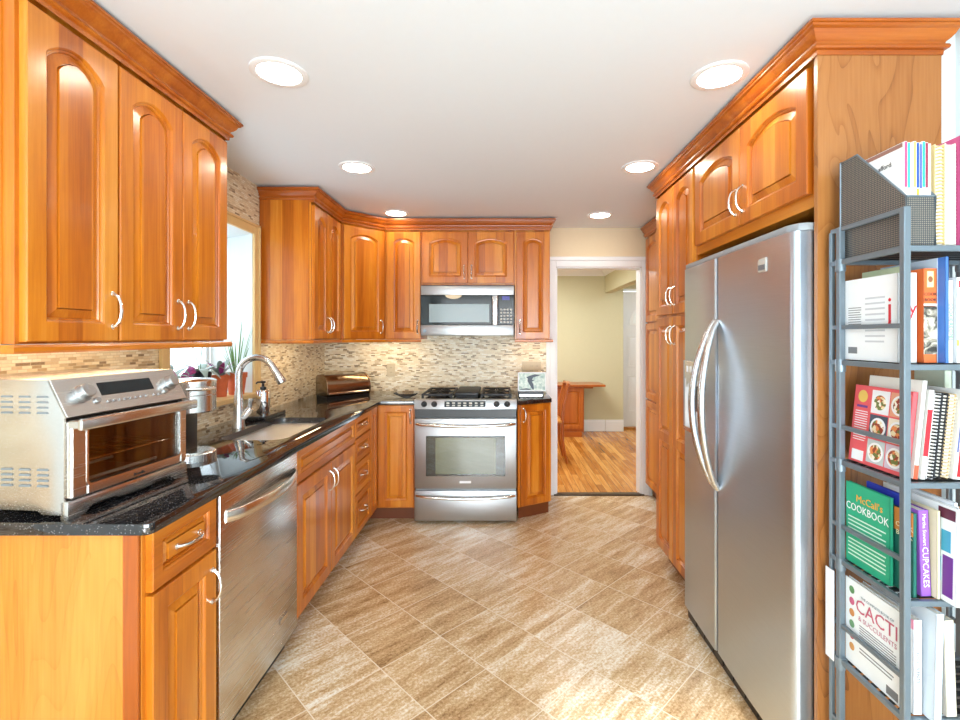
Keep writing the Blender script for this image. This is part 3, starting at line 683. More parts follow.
for x in (RX0 + .155, RX1 - .155):
    for y in (3.775, 4.005):
        m = MB(); m.lathe([(.055, 0), (.05, .008), (.04, .01), (.04, .018), (.034, .021), (.001, .022)], (x, y, .9195), 20); m.build('burner', 'iron', rg)
m = MB(); m.box(RX0 + .29, RX1 - .29, 3.66, 4.12, .935, .965, .008, 2); m.box(RX0 + .30, RX1 - .30, 3.68, 4.10, .919, .936); m.build('griddle', 'iron', rg)
# ---------------------------------------------------------------- microwave
mw = E('microwave', 'stainless over-the-range microwave with a dark window below the short wall cabinet', 'microwave', (-.26, 4.0, 1.40))
MY = 3.805; MZ0, MZ1 = 1.402, 1.797; MX0, MX1 = -.632, .112
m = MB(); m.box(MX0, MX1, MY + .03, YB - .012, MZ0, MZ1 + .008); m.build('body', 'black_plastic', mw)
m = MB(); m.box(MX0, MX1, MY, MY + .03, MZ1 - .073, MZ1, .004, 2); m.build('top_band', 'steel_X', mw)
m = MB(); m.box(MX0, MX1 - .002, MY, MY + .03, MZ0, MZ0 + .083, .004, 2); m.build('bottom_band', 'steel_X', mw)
m = MB(); m.box(MX0, -.065, MY + .003, MY + .03, MZ0 + .085, MZ1 - .075, .002); dr = m.build('door', 'black_gloss', mw)
m = MB(); m.box(-.565, -.085, MY - .001, MY + .0035, MZ0 + .105, MZ0 + .250, .001); m.build('door_window', colr(150, 166, 170, .12), dr)
m = MB(); m.box(-.062, -.018, MY - .022, MY + .03, MZ0 + .083, MZ1 - .073, .008, 2); m.build('handle', 'steel_Z', mw)
m = MB(); m.box(-.014, MX1, MY + .003, MY + .03, MZ0 + .085, MZ1 - .075, .002); cp = m.build('control_panel', 'black_gloss', mw)
m = MB(); m.box(.015, .075, MY + .0015, MY + .004, MZ1 - .112, MZ1 - .082); m.build('display', 'led_blue', cp)
m = MB()
for i in range(5):
    for j in range(4): m.box(.002 + j * .026, .018 + j * .026, MY + .0018, MY + .004, MZ0 + .10 + i * .025, MZ0 + .113 + i * .025)
m.build('keys', 'button_grey', cp)
m = MB(); m.box(MX0 + .02, MX0 + .045, MY - .001, MY + .001, MZ0 + .025, MZ0 + .05); m.build('badge', 'shelf_metal', mw)
m = MB(); m.prism([(-.37 + .066 * math.cos(PI + i * PI / 16), MZ1 - .074 + .03 * math.sin(PI + i * PI / 16)) for i in range(17)], MY - .006, MY + .004, 'xz'); m.build('light_cover', colr(226, 206, 172), mw)
# ---------------------------------------------------------------- refrigerator
FXX = .915
fr = E('refrigerator', 'tall stainless side-by-side refrigerator with two bowed handles and a dispenser', 'refrigerator', (1.25, 1.935, 0))
FY0, FY1, FS = 1.488, 2.386, 2.016
m = MB(); m.box(.985, 1.58, FY0 + .008, FY1 - .004, .02, 1.735, .004); m.build('body', 'dispenser_grey', fr)
def fdoor(y0, y1, hinge_hi, hole=None):
    def prof(r=.022):
        p = []
        for cy, s in ((y0, 1), (y1, -1)): pass
        a = [(.975, y0)]
        for i in range(7):
            t = PI / 2 * i / 6; a.append((FXX + r - r * math.sin(t), y0 + r - r * math.cos(t)))
        n = 10
        for i in range(1, n): yy = y0 + r + (y1 - y0 - 2 * .006) * i / n; a.append((FXX - .006 * math.sin(PI * min(1, max(0, (yy - y0) / (y1 - y0)))), min(yy, y1 - .006)))
        a += [(FXX, y1 - .006), (FXX + .006, y1), (.975, y1)]
        return a
    m = MB(); m.prism(prof(), .065, 1.722); return m
m = fdoor(FY0, FS - .003, True); d1_ = m.build('door', 'fridge_steel', fr, smooth=40)
# freezer door with dispenser recess
m = MB(); y0, y1 = FS + .003, FY1
dz0, dz1, dy0, dy1 = .935, 1.275, 2.115, 2.365
pr = [(FXX - .006, y0 + .006), (FXX, y0), (.975, y0), (.975, y1), (FXX + .02, y1), (FXX + .008, y1 - .006), (FXX, y1 - .02)]
m.prism(pr, .065, dz0); m.prism(pr, dz1, 1.722)
m.box(FXX - .004, .975, y0, dy0, dz0, dz1); m.box(FXX - .001, .975, dy1, y1 - .004, dz0, dz1)
d2_ = m.build('door', 'fridge_steel', fr, smooth=40)
dsp = E('dispenser', None, None, (0, 0, 0)); dsp.parent = fr; dsp.matrix_basis = WM(fr).inverted()
m = MB(); m.box(FXX - .002, .975, dy0, dy1, dz1 - .09, dz1, .003); cpn = m.build('control_panel', 'nickel', dsp)
m = MB(); m.box(.968, .974, dy0, dy1, dz0, dz1 - .09); m.box(FXX, .974, dy0, dy0 + .006, dz0, dz1 - .09); m.box(FXX, .974, dy1 - .006, dy1, dz0, dz1 - .09)
m.build('recess', 'trim_white', dsp)
m = MB(); m.prism([(FXX - .008, dz0), (.97, dz0), (.97, dz0 + .012), (FXX - .008, dz0 + .02)], dy0, dy1, 'xz'); m.build('drip_tray', 'nickel', dsp)
m = MB()
for i in range(5):
    y = dy0 + .04 + i * .042; m.box(FXX - .005, FXX - .001, y, y + .014, dz1 - .055, dz1 - .025, .001)
m.build('button', 'trim_white', dsp)
m = MB(); m.box(.93, .945, 2.2, 2.28, dz0 + .10, dz0 + .22, .003); m.build('paddle', 'black_plastic', dsp)
m = MB()
n = 16; ar = [(dy0 + (dy1 - dy0) * i / n, dz1 - .09 - .045 * (abs(2 * i / n - 1) ** 2.2)) for i in range(n + 1)]
m.prism(ar + [(dy1, dz1 - .088), (dy0, dz1 - .088)], FXX + .001, FXX + .02, 'yz'); m.build('arch', 'nickel', dsp)
for y, dpar, sg in ((FS + .015, d2_, 1), (FS - .015, d1_, -1)):
    m = MB(); q = []
    for i in range(25):
        a = i / 24; bow = math.sin(PI * a)
        q.append((FXX - .002 - .085 * bow ** .75, y + sg * .032 * bow, .752 + .706 * a))
    m.tube(q, [.0125 + .0045 * math.sin(PI * i / 24) for i in range(25)], 12, squash=.9); m.build('handle', 'faucet_steel', dpar, smooth=60)
m = MB(); m.box(FXX - .0085, FXX - .004, 1.632, 1.682, 1.615, 1.662, .001); bd = m.build('badge', 'button_grey', d1_)
m = MB(); m.box(FXX - .0095, FXX - .0084, 1.636, 1.678, 1.622, 1.64); m.build('badge_band', 'shelf_metal', bd)
m = MB(); m.prism([(FXX + .012, FY1), (FXX + .006, FY1 - .02), (FXX + .006, FY0 + .05), (FXX + .02, FY0 + .012), (FXX + .045, FY0), (1.08, FY0), (1.08, FY1)], 1.7235, 1.748, b=.004); m.build('top_cover', colr(150, 156, 160, .35), fr)
m = MB(); m.box(.935, .985, FY0 + .01, FY1 - .01, .0, .06, .002)
for i in range(9): m.box(.931, .936, FY0 + .06 + i * .09, FY0 + .13 + i * .09, .015, .045)
m.build('base_grille', 'black_plastic', fr)
# ---------------------------------------------------------------- toaster oven
to = E('toaster_oven', 'large stainless toaster oven with knobs and glass door on the counter end', 'toaster oven', (-1.13, 1.236, CT1), (0, 0, -.097))
T = WM(to); W = .411
pf = [(-.362, .02), (-.362, .352), (-.35, .364), (-.04, .364), (.011, .268), (.002, .262), (.002, .012), (-.06, .012), (-.075, .022), (-.28, .022), (-.295, .012), (-.355, .012)]
for y in (0, W - .008): m = MB(T); m.prism(pf, y, y + .008, 'xz', b=.0015); m.build('side_panel', 'steel_Y', to)
m = MB(T); m.box(-.36, -.043, .008, W - .008, .354, .364); m.box(-.362, -.352, .008, W - .008, .02, .36); m.box(-.355, -.01, .008, W - .008, .03, .04)
m.build('shell', 'steel_Y', to)
for j, z0 in enumerate((.275, .085)):
    m = MB(T)
    for i in range(4):
        for k in range(3):
            z = z0 + i * .014; x = -.058 - k * .052; m.prism([(x - .016, z), (x + .016, z), (x + .014, z + .005), (x - .014, z + .005)], -.0022, .0005, 'xz')
    m.build('vent_louver', colr(120, 128, 132, .4), to)
m = MB(T); m.box(-.345, -.34, .012, W - .012, .045, .255); m.box(-.345, -.012, .012, .016, .045, .255); m.box(-.345, -.012, W - .016, W - .012, .045, .255); m.box(-.345, -.012, .012, W - .012, .041, .045); m.box(-.345, -.012, .012, W - .012, .255, .259)
m.build('cavity', 'oven_inside', to)
m = MB(T)
for z in (.135,):
    for k in range(10): m.tube([(-.33, .02 + k * .041, z), (-.02, .02 + k * .041, z)], .0015, 6)
    m.tube([(-.02, .016, z), (-.02, W - .016, z)], .003, 6); m.tube([(-.33, .016, z), (-.33, W - .016, z)], .003, 6)
m.build('rack', 'rack_wire', to)
m = MB(T)
for x, z in ((-.09, .232), (-.25, .232), (-.09, .062), (-.25, .062)): m.tube([(x, .016, z), (x, W - .016, z)], .005, 8)
m.build('heating_element', 'button_grey', to)
m = MB(T)   # door frame
m.box(0, .018, .006, .05, .052, .256, .004); m.box(0, .018, W - .034, W - .006, .052, .256, .004); m.box(0, .018, .05, W - .034, .052, .078, .003); m.box(0, .018, .05, W - .034, .232, .256, .003)
dr = m.build('door', 'steel_Y', to)
m = MB(T); m.box(.006, .010, .048, W - .032, .076, .234); m.build('door_glass', 'oven_glass', dr)
m = MB(T); m.prism([(x, z) for x, z in rrect(.046, W - .03, .074, .236, .016)], .018, .0195, 'yz')
cutb = m.build('window_trim', 'nickel', dr)
m = MB(T); m.prism([(x, z) for x, z in rrect(.052, W - .036, .080, .230, .012)], .0, .03, 'yz'); cu = m.build('cutter', 'nickel', dr); cut(cutb, cu)
m = MB(T); m.box(.040, .055, .0, W, .232, .262, .005, 2); m.box(.012, .05, .004, .05, .236, .258, .003); m.box(.012, .05, W - .03, W - .004, .236, .258, .003); m.build('handle', 'steel_Y', dr)
text('Breville', .013, mat4(Vector((0, 1, 0)), Vector((0, 0, 1)), Vector((1, 0, 0)), (.018, W * .52, .064)) if False else T @ mat4(Vector((0, 1, 0)), Vector((0, 0, 1)), Vector((1, 0, 0)), (.018, W * .52, .064)), 'black_plastic', dr)
m = MB(T); m.prism([(0, .0), (.045, .0), (.07, .02), (.14, .02), (.155, .012), (.26, .012), (.275, .02), (.335, .02), (.36, .0), (W, .0), (W, .048), (0, .048)], -.008, .014, 'yz', b=.0015); m.build('skirt', 'steel_Y', to)
v_ = Vector((-.051, 0, .096)).normalized(); Fc = T @ mat4(Vector((0, 1, 0)), v_, Vector((0, 1, 0)).cross(v_), (.011, 0, .268))
m = MB(Fc); m.box(0, W, -.002, .109, -.008, .001, .001); cp = m.build('control_panel', 'steel_Y', to)
m = MB(Fc); m.box(.118, .300, .046, .086, 0, .0022, .001); m.build('display', 'display', cp)
for u in (.063, .362):
    m = MB(Fc); m.lathe([(.024, 0), (.024, .008), (.021, .011), (.020, .026), (.017, .029)], (u, .058, .001), 22); m.box(u - .002, u + .002, .060, .077, .027, .031); m.build('knob', 'steel_X', cp)
for u, v in ((.098, .034), (.336, .034)):
    m = MB(Fc); m.lathe([(.010, 0), (.010, .004), (.008, .006)], (u, v, .001), 14); m.build('button', 'steel_X', cp)
for i in range(10):
    u = .125 + i * .0185 + (.012 if i > 7 else 0); m = MB(Fc); m.box(u, u + .012, .022, .030, .001, .004, .001); m.build('button', 'steel_X', cp)
# ---------------------------------------------------------------- small things on the counter
cm = E('coffee_maker', 'round steel and black coffee maker standing behind the toaster oven', 'coffee maker', (-1.205, 1.865, CT1))
c0 = (-1.205, 1.865, 0); r = .085
m = MB(); m.lathe([(r, CT1), (r, CT1 + .026), (r - .005, CT1 + .03), (r - .012, CT1 + .03)], c0, 36); m.build('base', 'steel_Z', cm)
m = MB(); m.lathe([(r - .014, CT1 + .0301), (r - .014, CT1 + .034)], c0, 28); m.build('drip_tray', 'nickel', cm)
m = MB(); m.box(c0[0] - .08, c0[0] - .005, c0[1] - .05, c0[1] + .05, CT1 + .03, 1.106, .006, 2); m.build('column', 'black_plastic', cm)
m = MB(); m.lathe([(r - .006, 1.100), (r, 1.104), (r, 1.165), (r - .0015, 1.167), (r, 1.169), (r, 1.212)], c0, 36); m.build('brew_head', 'steel_Z', cm)
m = MB(); m.lathe([(r + .002, 1.212), (r + .002, 1.220), (r - .01, 1.226), (.01, 1.229)], c0, 36); m.build('lid', 'nickel', cm)
m = MB(); m.tube([(c0[0] + .03, c0[1] - .075, 1.192), (c0[0] + .075, c0[1] - .055, 1.192), (c0[0] + .098, c0[1] - .01, 1.192)], .007, 8); m.build('lid_handle', 'nickel', cm)
fa = E('faucet', 'brushed steel gooseneck kitchen faucet at the sink below the window', 'faucet', (-1.375, 2.515, CT1))
x0, y0 = -1.375, 2.515
m = MB(); m.lathe([(.033, 0), (.032, .012), (.028, .05), (.024, .10), (.022, .15), (.0185, .19)], (x0, y0, CT1), 20); m.build('base', 'faucet_steel', fa)
m = MB(); q = [(x0, y0, CT1 + .18), (x0, y0, CT1 + .27)]
R = .092
for i in range(1, 15):
    a = PI - (PI * .86) * i / 14; q.append((x0 + R + R * math.cos(a), y0 + .01 * i / 14, CT1 + .275 + R * math.sin(a)))
m.tube(q, .0175, 14); dx = Vector(q[-1]) - Vector(q[-2]); dx.normalize(); m.build('spout', 'faucet_steel', fa, smooth=60)
e = Vector(q[-1]); m = MB(); m.tube([e - dx * .004, e + dx * .03, e + dx * .085, e + dx * .095], [.0185, .020, .0235, .021], 14); m.build('spray_head', 'faucet_steel', fa)
m = MB(); m.tube([(x0 + .015, y0, CT1 + .05), (x0 + .045, y0 + .01, CT1 + .085), (x0 + .055, y0 + .012, CT1 + .10)], [.02, .021, .017], 12); m.tube([(x0 + .052, y0 + .012, CT1 + .10), (x0 + .058, y0 + .013, CT1 + .15)], [.009, .012], 10); m.build('lever_handle', 'faucet_steel', fa)
m = MB(); m.box(-1.50, -1.335, 2.72, 2.98, CT1, CT1 + .022, .004); tag(m.build('soap_tray', 'granite'), 'dark stone tray holding the soap dispenser behind the sink', 'tray')
so = E('soap_dispenser', 'shiny pump soap bottle standing on the dark stone tray by the faucet', 'soap dispenser', (-1.437, 2.90, CT1 + .022))
b0 = (-1.437, 2.90, CT1 + .022)
m = MB(); m.lathe([(.036, 0), (.039, .006), (.039, .12), (.034, .132), (.016, .140)], b0, 22); m.build('bottle', 'chrome', so)
m = MB(); m.lathe([(.018, .138), (.018, .150), (.007, .152), (.007, .172), (.014, .174), (.014, .186)], b0, 14); m.tube([(b0[0], b0[1], b0[2] + .181), (b0[0] - .02, b0[1] - .03, b0[2] + .181), (b0[0] - .024, b0[1] - .036, b0[2] + .172)], .005, 8); m.build('pump', 'black_plastic', so)
# bread box
bb = E('bread_box', 'brown steel roll-top bread box set across the counter corner', 'bread box', (-1.27, 3.88, CT1), (0, 0, PI / 4))
B = WM(bb); L = .37
pr = [(-.095, .012), (.085, .012), (.098, .03)]
for i in range(13):
    a = -.15 + (PI * .62) * i / 12; pr.append((.0 + .100 * math.cos(a), .075 + .100 * math.sin(a)))
pr += [(-.07, .168), (-.095, .15)]
m = MB(B @ Matrix.Rotation(-PI / 2, 4, 'Z')); m.prism(pr, -L / 2 + .01, L / 2 - .01, 'xz'); m.build('roll_lid', 'bronze_steel', bb)
for sgn in (-1, 1):
    m = MB(B @ Matrix.Rotation(-PI / 2, 4, 'Z')); k = 1.05; y = sgn * (L / 2 - .005)
    m.prism([(a * k, .012 + (b - .012) * 1.04) for a, b in pr], y - .006, y + .006, 'xz', b=.002); m.build('end_cap', 'bronze_steel', bb)
m = MB(B @ Matrix.Rotation(-PI / 2, 4, 'Z')); m.box(-.09, .088, -L / 2, L / 2, 0, .012); m.build('base', 'black_plastic', bb)
m = MB(B @ Matrix.Rotation(-PI / 2, 4, 'Z')); m.box(.095, .106, -L / 2 + .015, L / 2 - .015, .026, .042, .003); m.build('handle', 'nickel', bb)
# ---------------------------------------------------------------- plates, picture, spoon rest
def plate(x, z, w_, h_, slots, label, cat):
    t = E('outlet_plate', label, cat, (x, YB - .012, z))
    y = YB - .0085
    m = MB(); m.box(x - w_ / 2, x + w_ / 2, y - .006, y, z - h_ / 2, z + h_ / 2, .002); m.build('plate', 'outlet_cream', t)
    for dx_, kind in slots:
        m = MB()
        if kind == 'outlet':
            for dz in (-.02, .02): m.prism(rrect(x + dx_ - .016, x + dx_ + .016, z + dz - .014, z + dz + .014, .006), y - .008, y - .005, 'xz')
            o = m.build('socket', 'outlet_cream', t); m = MB()
            for dz in (-.02, .02):
                for e_ in (-.006, .006): m.box(x + dx_ + e_ - .001, x + dx_ + e_ + .001, y - .0086, y - .0079, z + dz - .004, z + dz + .005)
            m.build('slot', 'outlet_slot', o)
        else:
            m.box(x + dx_ - .015, x + dx_ + .015, y - .009, y - .005, z - .032, z + .032, .002); m.build('rocker', 'outlet_cream', t)
plate(-.957, 1.10, .072, .116, [(0, 'outlet')], 'cream outlet plate on the mosaic between the bread box and the range', 'outlet')
plate(.277, 1.115, .166, .116, [(-.046, 'rocker'), (0, 'outlet'), (.046, 'outlet')], 'wide cream switch and outlet plate on the mosaic behind the fish picture', 'outlet')
t = E('small_box', 'small black and grey box lying under the fish picture on the little countertop', 'box', (.25, 3.82, CT1))
m = MB(); m.box(.145, .345, 3.765, 3.875, CT1, CT1 + .042, .004); m.build('case', 'black_plastic', t)
m = MB(); m.box(.155, .335, 3.762, 3.766, CT1 + .008, CT1 + .022, .001); m.build('trim_strip', 'nickel', t)
t = E('framed_picture', 'small white framed picture of a leaping dark marlin standing on the black box', 'picture', (.255, 3.82, CT1 + .042))
F = mat4(Vector((1, 0, 0)), Vector((0, .10, .995)), Vector((1, 0, 0)).cross(Vector((0, .10, .995))), (.142, 3.80, CT1 + .043))
m = MB(F)
pw, ph = .226, .152
m.box(0, pw, 0, ph, -.014, -.004); m.box(0, pw, 0, .009, -.014, .002, .001); m.box(0, pw, ph - .009, ph, -.014, .002, .001); m.box(0, .009, 0, ph, -.014, .002, .001); m.box(pw - .009, pw, 0, ph, -.014, .002, .001)
m.build('frame', 'trim_white', t)
tt = NT('marlin_sea'); tc = tt.n('TexCoord'); nz = tt.n('TexNoise', Vector=tc.outputs['Object'], Scale=40.0, Detail=4.0)
tt.P(Base__Color=tt.ramp(nz.outputs[0], [(.35, S(150, 176, 168)), (.55, S(208, 220, 208)), (.7, S(230, 234, 226))]), Roughness=.4)
m = MB(F); m.box(.009, pw - .009, .009, ph - .009, -.004, -.0035); art = m.build('print', 'marlin_sea', t)
m = MB(F); m.prism([(a * pw, b * ph) for a, b in [(.84, .86), (.6, .89), (.45, .83), (.3, .74), (.35, .66), (.34, .53), (.42, .33), (.52, .09), (.57, .10), (.55, .37), (.50, .50), (.60, .60), (.50, .60), (.54, .72), (.69, .79)]], -.0034, -.0026)
m.prism([(a * pw, b * ph) for a, b in [(.08, .12), (.3, .16), (.45, .12), (.45, .08), (.08, .08)]], -.0034, -.0028)
m.build('marlin', colr(60, 72, 86), art)
m = MB()
sx_, sy_ = -.735, 3.76
pts = [(-.10, .032), (-.085, .012), (-.07, 0), (-.085, -.012), (-.10, -.032), (-.06, -.016), (-.02, -.026), (.02, -.022), (.045, -.006), (.075, -.020), (.088, -.014), (.08, .0), (.088, .014), (.075, .020), (.045, .006), (.02, .022), (-.02, .026), (-.06, .016)]
lo = []
for k, z in ((1, 0), (1, .006), (.97, .008)): lo.append([(sx_ + a * k * .95, sy_ + b * k, CT1 + z + (abs(a) ** 2) * 3.4) for a, b in pts])
m.loft(lo); tag(m.build('spoon_rest', 'shelf_black'), 'dark fish-shaped metal spoon rest on the counter beside the range', 'spoon rest')
# ---------------------------------------------------------------- plants on the window sill
def pot(t, x, y, z, r, h, mat, rim=True, name='pot'):
    m = MB(); pf = [(r * .72, 0), (r * .93, h * .78)] + ([(r * 1.02, h * .78), (r * 1.04, h)] if rim else [(r, h)]) + [(r * .9, h), (r * .86, h * .82)]
    m.lathe(pf, (x, y, z), 24); o = m.build(name, mat, t)
    m = MB(); m.lathe([(r * .85, h * .8), (r * .84, h * .86), (.001, h * .9)], (x, y, z), 16); m.build('soil', 'soil', t)
def leaf(m, x, y, z, az, ln, w_, rise, droop, n=9, sq=.12):
    q = []; r = []
    for i in range(n):
        a = i / (n - 1); d = ln * a; q.append((x + d * math.cos(az), y + d * math.sin(az), z + rise * ln * a - droop * ln * a * a)); r.append(max(.0008, w_ * math.sin(PI * min(.97, a * .9 + .08)) ** .8))
    m.tube(q, r, 8, squash=sq)
def bloom(m, c, r, k=5):
    for i in range(k):
        a = 2 * PI * i / k + c[0] * 40; m.ball((c[0] + r * .55 * math.cos(a), c[1] + .2 * r * math.sin(i * 2.1), c[2] + r * .55 * math.sin(a)), r * .5, (1, .35, 1), 7, 5)
Z = WZ0
X0W, Y0W = -1.775, 2.225
def clampp(q): return q
t = E('orchid', 'orchid with broad drooping leaves in a black pot on the window sill', 'potted plant', (-1.66, 2.645, Z), group='plants on the window sill')
pot(t, -1.66, 2.645, Z, .058, .155, 'pot_black', False)
m = MB()
for az, ln, r_, d_ in ((1.3, .17, .85, .9), (-1.4, .19, .9, .95), (.9, .14, 1.2, 1.1), (-.8, .14, 1.1, 1.2), (1.9, .14, 1.2, .9), (-1.9, .15, 1.2, .9), (.1, .11, 1.0, 1.2)): leaf(m, -1.66, 2.645, Z + .135, az, ln, .022, r_, d_)
m.build('leaf', 'leaf_bluegreen', t)
m = MB()
for dx_, dy_ in ((-.03, -.07), (.01, .02)): m.tube([(-1.66, 2.645, Z + .13), (-1.66 + dx_ * .3, 2.645 + dy_ * .3, Z + .24), (-1.66 + dx_, 2.645 + dy_, Z + .38)], .0025, 6)
m.build('flower_stem', 'stem_green', t)
t = E('orchid', 'flowering orchid with grey green leaves and magenta blooms behind the coffee maker', 'potted plant', (-1.66, 2.40, Z), group='plants on the window sill')
pot(t, -1.66, 2.40, Z, .05, .12, 'terracotta')
m = MB()
for k in range(9): leaf(m, -1.66, 2.40, Z + .10, k * .72, .11 + .04 * (k % 3) / 2 if abs(math.cos(k * .72)) < .6 else .10, .018, 1.6 + .5 * (k % 2), 1.2)
m.build('leaf', 'leaf_bluegreen', t)
m = MB()
for dy_, h_ in ((.05, .14), (.09, .12), (.10, .17), (-.05, .16)): bloom(m, (-1.615, 2.40 + dy_, Z + h_), .024)
m.build('bloom', 'petal_purple', t)
t = E('potted_plant', 'purple leaved plant in a small terracotta pot between the orchid and the faucet', 'potted plant', (-1.62, 2.765, Z), group='plants on the window sill')
pot(t, -1.62, 2.765, Z, .047, .125, 'terracotta')
m = MB()
for k in range(10): leaf(m, -1.62, 2.765, Z + .11, k * .63 + .2, .085, .016, 1.2 + .5 * (k % 3), 1.0)
m.build('leaf', 'leaf_bluegreen', t)
m = MB()
for k in range(5): leaf(m, -1.62, 2.765, Z + .11, k * 1.25 + .5, .075, .014, 1.9, .7)
m.build('colored_leaf', 'petal_purple', t)
t = E('potted_plant', 'grassy thin leaved plant in a large terracotta pot at the far end of the sill', 'potted plant', (-1.59, 2.885, Z), group='plants on the window sill')
pot(t, -1.59, 2.885, Z, .057, .13, 'terracotta')
m = MB()
for k in range(26):
    az = k * 2.4; ln = .03 + .05 * random.random(); leaf(m, -1.59 + .02 * math.cos(az), 2.885 + .02 * math.sin(az), Z + .12, az, ln, .0035, 2.4 + 2.2 * random.random(), .6, 6, .3)
m.build('leaf', 'leaf_green', t)
# ---------------------------------------------------------------- desk and chair beyond the doorway
dk = E('desk', 'wooden wall desk on a single cabinet in the room beyond the doorway', 'desk', (1.0, 6.8, 0))
m = MB(); m.box(.55, 1.46, 6.60, 7.03, .70, .728, .003); m.build('desktop', 'cherry_dark_X', dk)
m = MB(); m.box(.78, 1.17, 6.66, 7.03, .07, .70); m.build('cabinet_body', 'cherry_dark_Z', dk)
F = frame((.78, 6.66, 0), (1, 0, 0)); raised(F, dk, 'door', .01, .38, .11, .69, fr=.05, mat='cherry_dark')
m = MB(); m.box(.77, 1.14, 6.64, 6.68, 0, .07, .002); m.build('plinth', 'cherry_dark_X', dk)
m = MB(); m.box(1.17, 1.30, 6.68, 6.70, .67, .70); m.build('support_rail', 'cherry_dark_X', dk)
ch = E('dining_chair', 'wooden chair with curved slatted back at the desk beyond the doorway', 'chair', (.50, 5.42, 0))
m = MB(); m.prism(rrect(.29, .705, 5.22, 5.62, .06), .445, .475, b=.006); m.build('seat', 'oak_board', ch)
for y in (5.25, 5.59):
    m = MB(); m.tube([(.33, y, 0), (.33, y, .45)], [.014, .018], 10); m.build('leg', 'cherry_dark_Z', ch)
    m = MB(); m.tube([(.735, y, 0), (.69, y, .22), (.68, y, .46), (.70, y, .66), (.755, y, .88)], [.014, .017, .018, .016, .013], 10); m.build('leg', 'cherry_dark_Z', ch)
m = MB(); m.tube([(.752, 5.25, .86), (.775, 5.42, .875), (.752, 5.59, .86)], [.022, .024, .022], 10, squash=.6); m.build('back_rail', 'cherry_dark_Y', ch)
for y in (5.32, 5.42, 5.52):
    m = MB(); m.tube([(.685, y, .47), (.70, y, .66), (.765, y, .865)], [.010, .012, .010], 8); m.build('back_slat', 'cherry_dark_Z', ch)
# ---------------------------------------------------------------- metal bookshelf
BX0, BX1, BY0, BY1 = .989, 1.338, 1.167, 1.388
SZ = [1.615, 1.325, 1.037, .750, .463, .176]
bs = E('bookshelf', 'narrow dark grey metal bookshelf against the wood end panel', 'bookshelf', ((BX0 + BX1) / 2, 1.28, 0))
for x in (BX0, BX1):
    for y in (BY0, BY1, 1.424):
        m = MB(); r = .0085 if y != 1.424 else .006; m.box(x - r, x + r, y - r, y + r, 0, 1.708 if y != 1.424 else 1.70, .002)
        if y == BY1:
            for z in SZ: m.lathe([(.013, -.035), (.013, 0)], (x, y, z), 12)
        m.build('post', 'shelf_metal', bs)
for z in SZ:
    m = MB()
    for y in (BY0, BY1): m.box(BX0 + .0085, BX1 - .0085, y - .006, y + .006, z - .016, z - .002, .001)
    for x in (BX0, BX1): m.box(x - .006, x + .006, BY0, 1.424, z - .016, z - .002, .001)
    o = m.build('shelf', 'shelf_metal', bs)
    m = MB()
    for i in range(7): y = BY0 + .022 + i * .029; m.box(BX0 + .006, BX1 - .006, y - .0065, y + .0065, z - .006, z - .0005)
    m.build('slat_rack', 'shelf_black', o)
for z in [1.702] + [q + .093 for q in SZ[1:]]:
    for x in (BX0, BX1):
        m = MB(); m.box(x - .005, x + .005, BY0, 1.424, z - .006, z + .006, .001); m.build('side_rail', 'shelf_metal', bs)
# ---- books
def book(label, x0, th, y0, dp, h, si, cov, tilt=0.0, group='cookbooks on the metal shelf', name='book', cat='book', yaw=0, pages='paper', spine=None, wire='black_plastic'):
    a = math.radians(tilt); z0 = SZ[si] + .0006 + (th * math.sin(a) if a > 0 else 0)
    t = E(name, label, cat, (x0, y0, z0), (0, a, math.radians(yaw)), group)
    T = WM(t); b = .002
    m = MB(T); m.box(0, b, 0, dp, 0, h, .0005); m.box(th - b, th, 0, dp, 0, h, .0005)
    if spine is None: m.box(0, th, 0, b, 0, h, .0005)
    m.build('cover', cov, t)
    m = MB(T); m.box(b, th - b, b + .001, dp - .005, .003, h - .003); m.build('pages', pages, t)
    if spine == 'comb':
        m = MB(T)
        n = int(h / .0085)
        for i in range(n): m.tube([(th * .08, .004, .006 + i * .0085), (th * .3, -.006, .006 + i * .0085), (th * .7, -.006, .006 + i * .0085), (th * .92, .004, .006 + i * .0085)], .0019, 6)
        m.build('spiral_binding', wire, t)
    t['dims'] = (th, dp, h)
    return t, T
def sp(t, T, z0, z1, mat, x0=None, x1=None, name='spine_band'):
    th, dp, h = t['dims']; m = MB(T); m.box(.0006 if x0 is None else x0, th - .0006 if x1 is None else x1, -.0007, .0005, z0 * h, z1 * h); return m.build(name, mat, t)
def cv(t, T, u0, u1, v0, v1, mat, name='cover_print', d=.0007):   # on the cover seen from the aisle; u runs from the far edge to the spine
    th, dp, h = t['dims']; m = MB(T); m.box(-d, .0005, dp * (1 - u1), dp * (1 - u0), v0 * h, v1 * h); return m.build(name, mat, t)
def spt(t, T, s, size, mat, c=.5, xo=.5, dz=.0): 
    th, dp, h = t['dims']; return text(s, size, T @ mat4(Vector((0, 0, -1)), Vector((1, 0, 0)), Vector((0, -1, 0)), (th * xo, -.0004 - dz, h * c)), mat, t, 'spine_title')
def sph(t, T, s, size, mat, c=.5, sx=1.0):
    th, dp, h = t['dims']; return text(s, size, T @ mat4(Vector((1, 0, 0)), Vector((0, 0, 1)), Vector((0, -1, 0)), (th / 2, -.0007, h * c)), mat, t, 'spine_title', sx=sx)
def cvt(t, T, s, size, mat, u=.5, v=.5, d=.0004, sx=1.0, align='CENTER'):
    th, dp, h = t['dims']; return text(s, size, T @ mat4(Vector((0, -1, 0)), Vector((0, 0, 1)), Vector((-1, 0, 0)), (-d, dp * (1 - u), h * v)), mat, t, 'cover_title', align, sx)
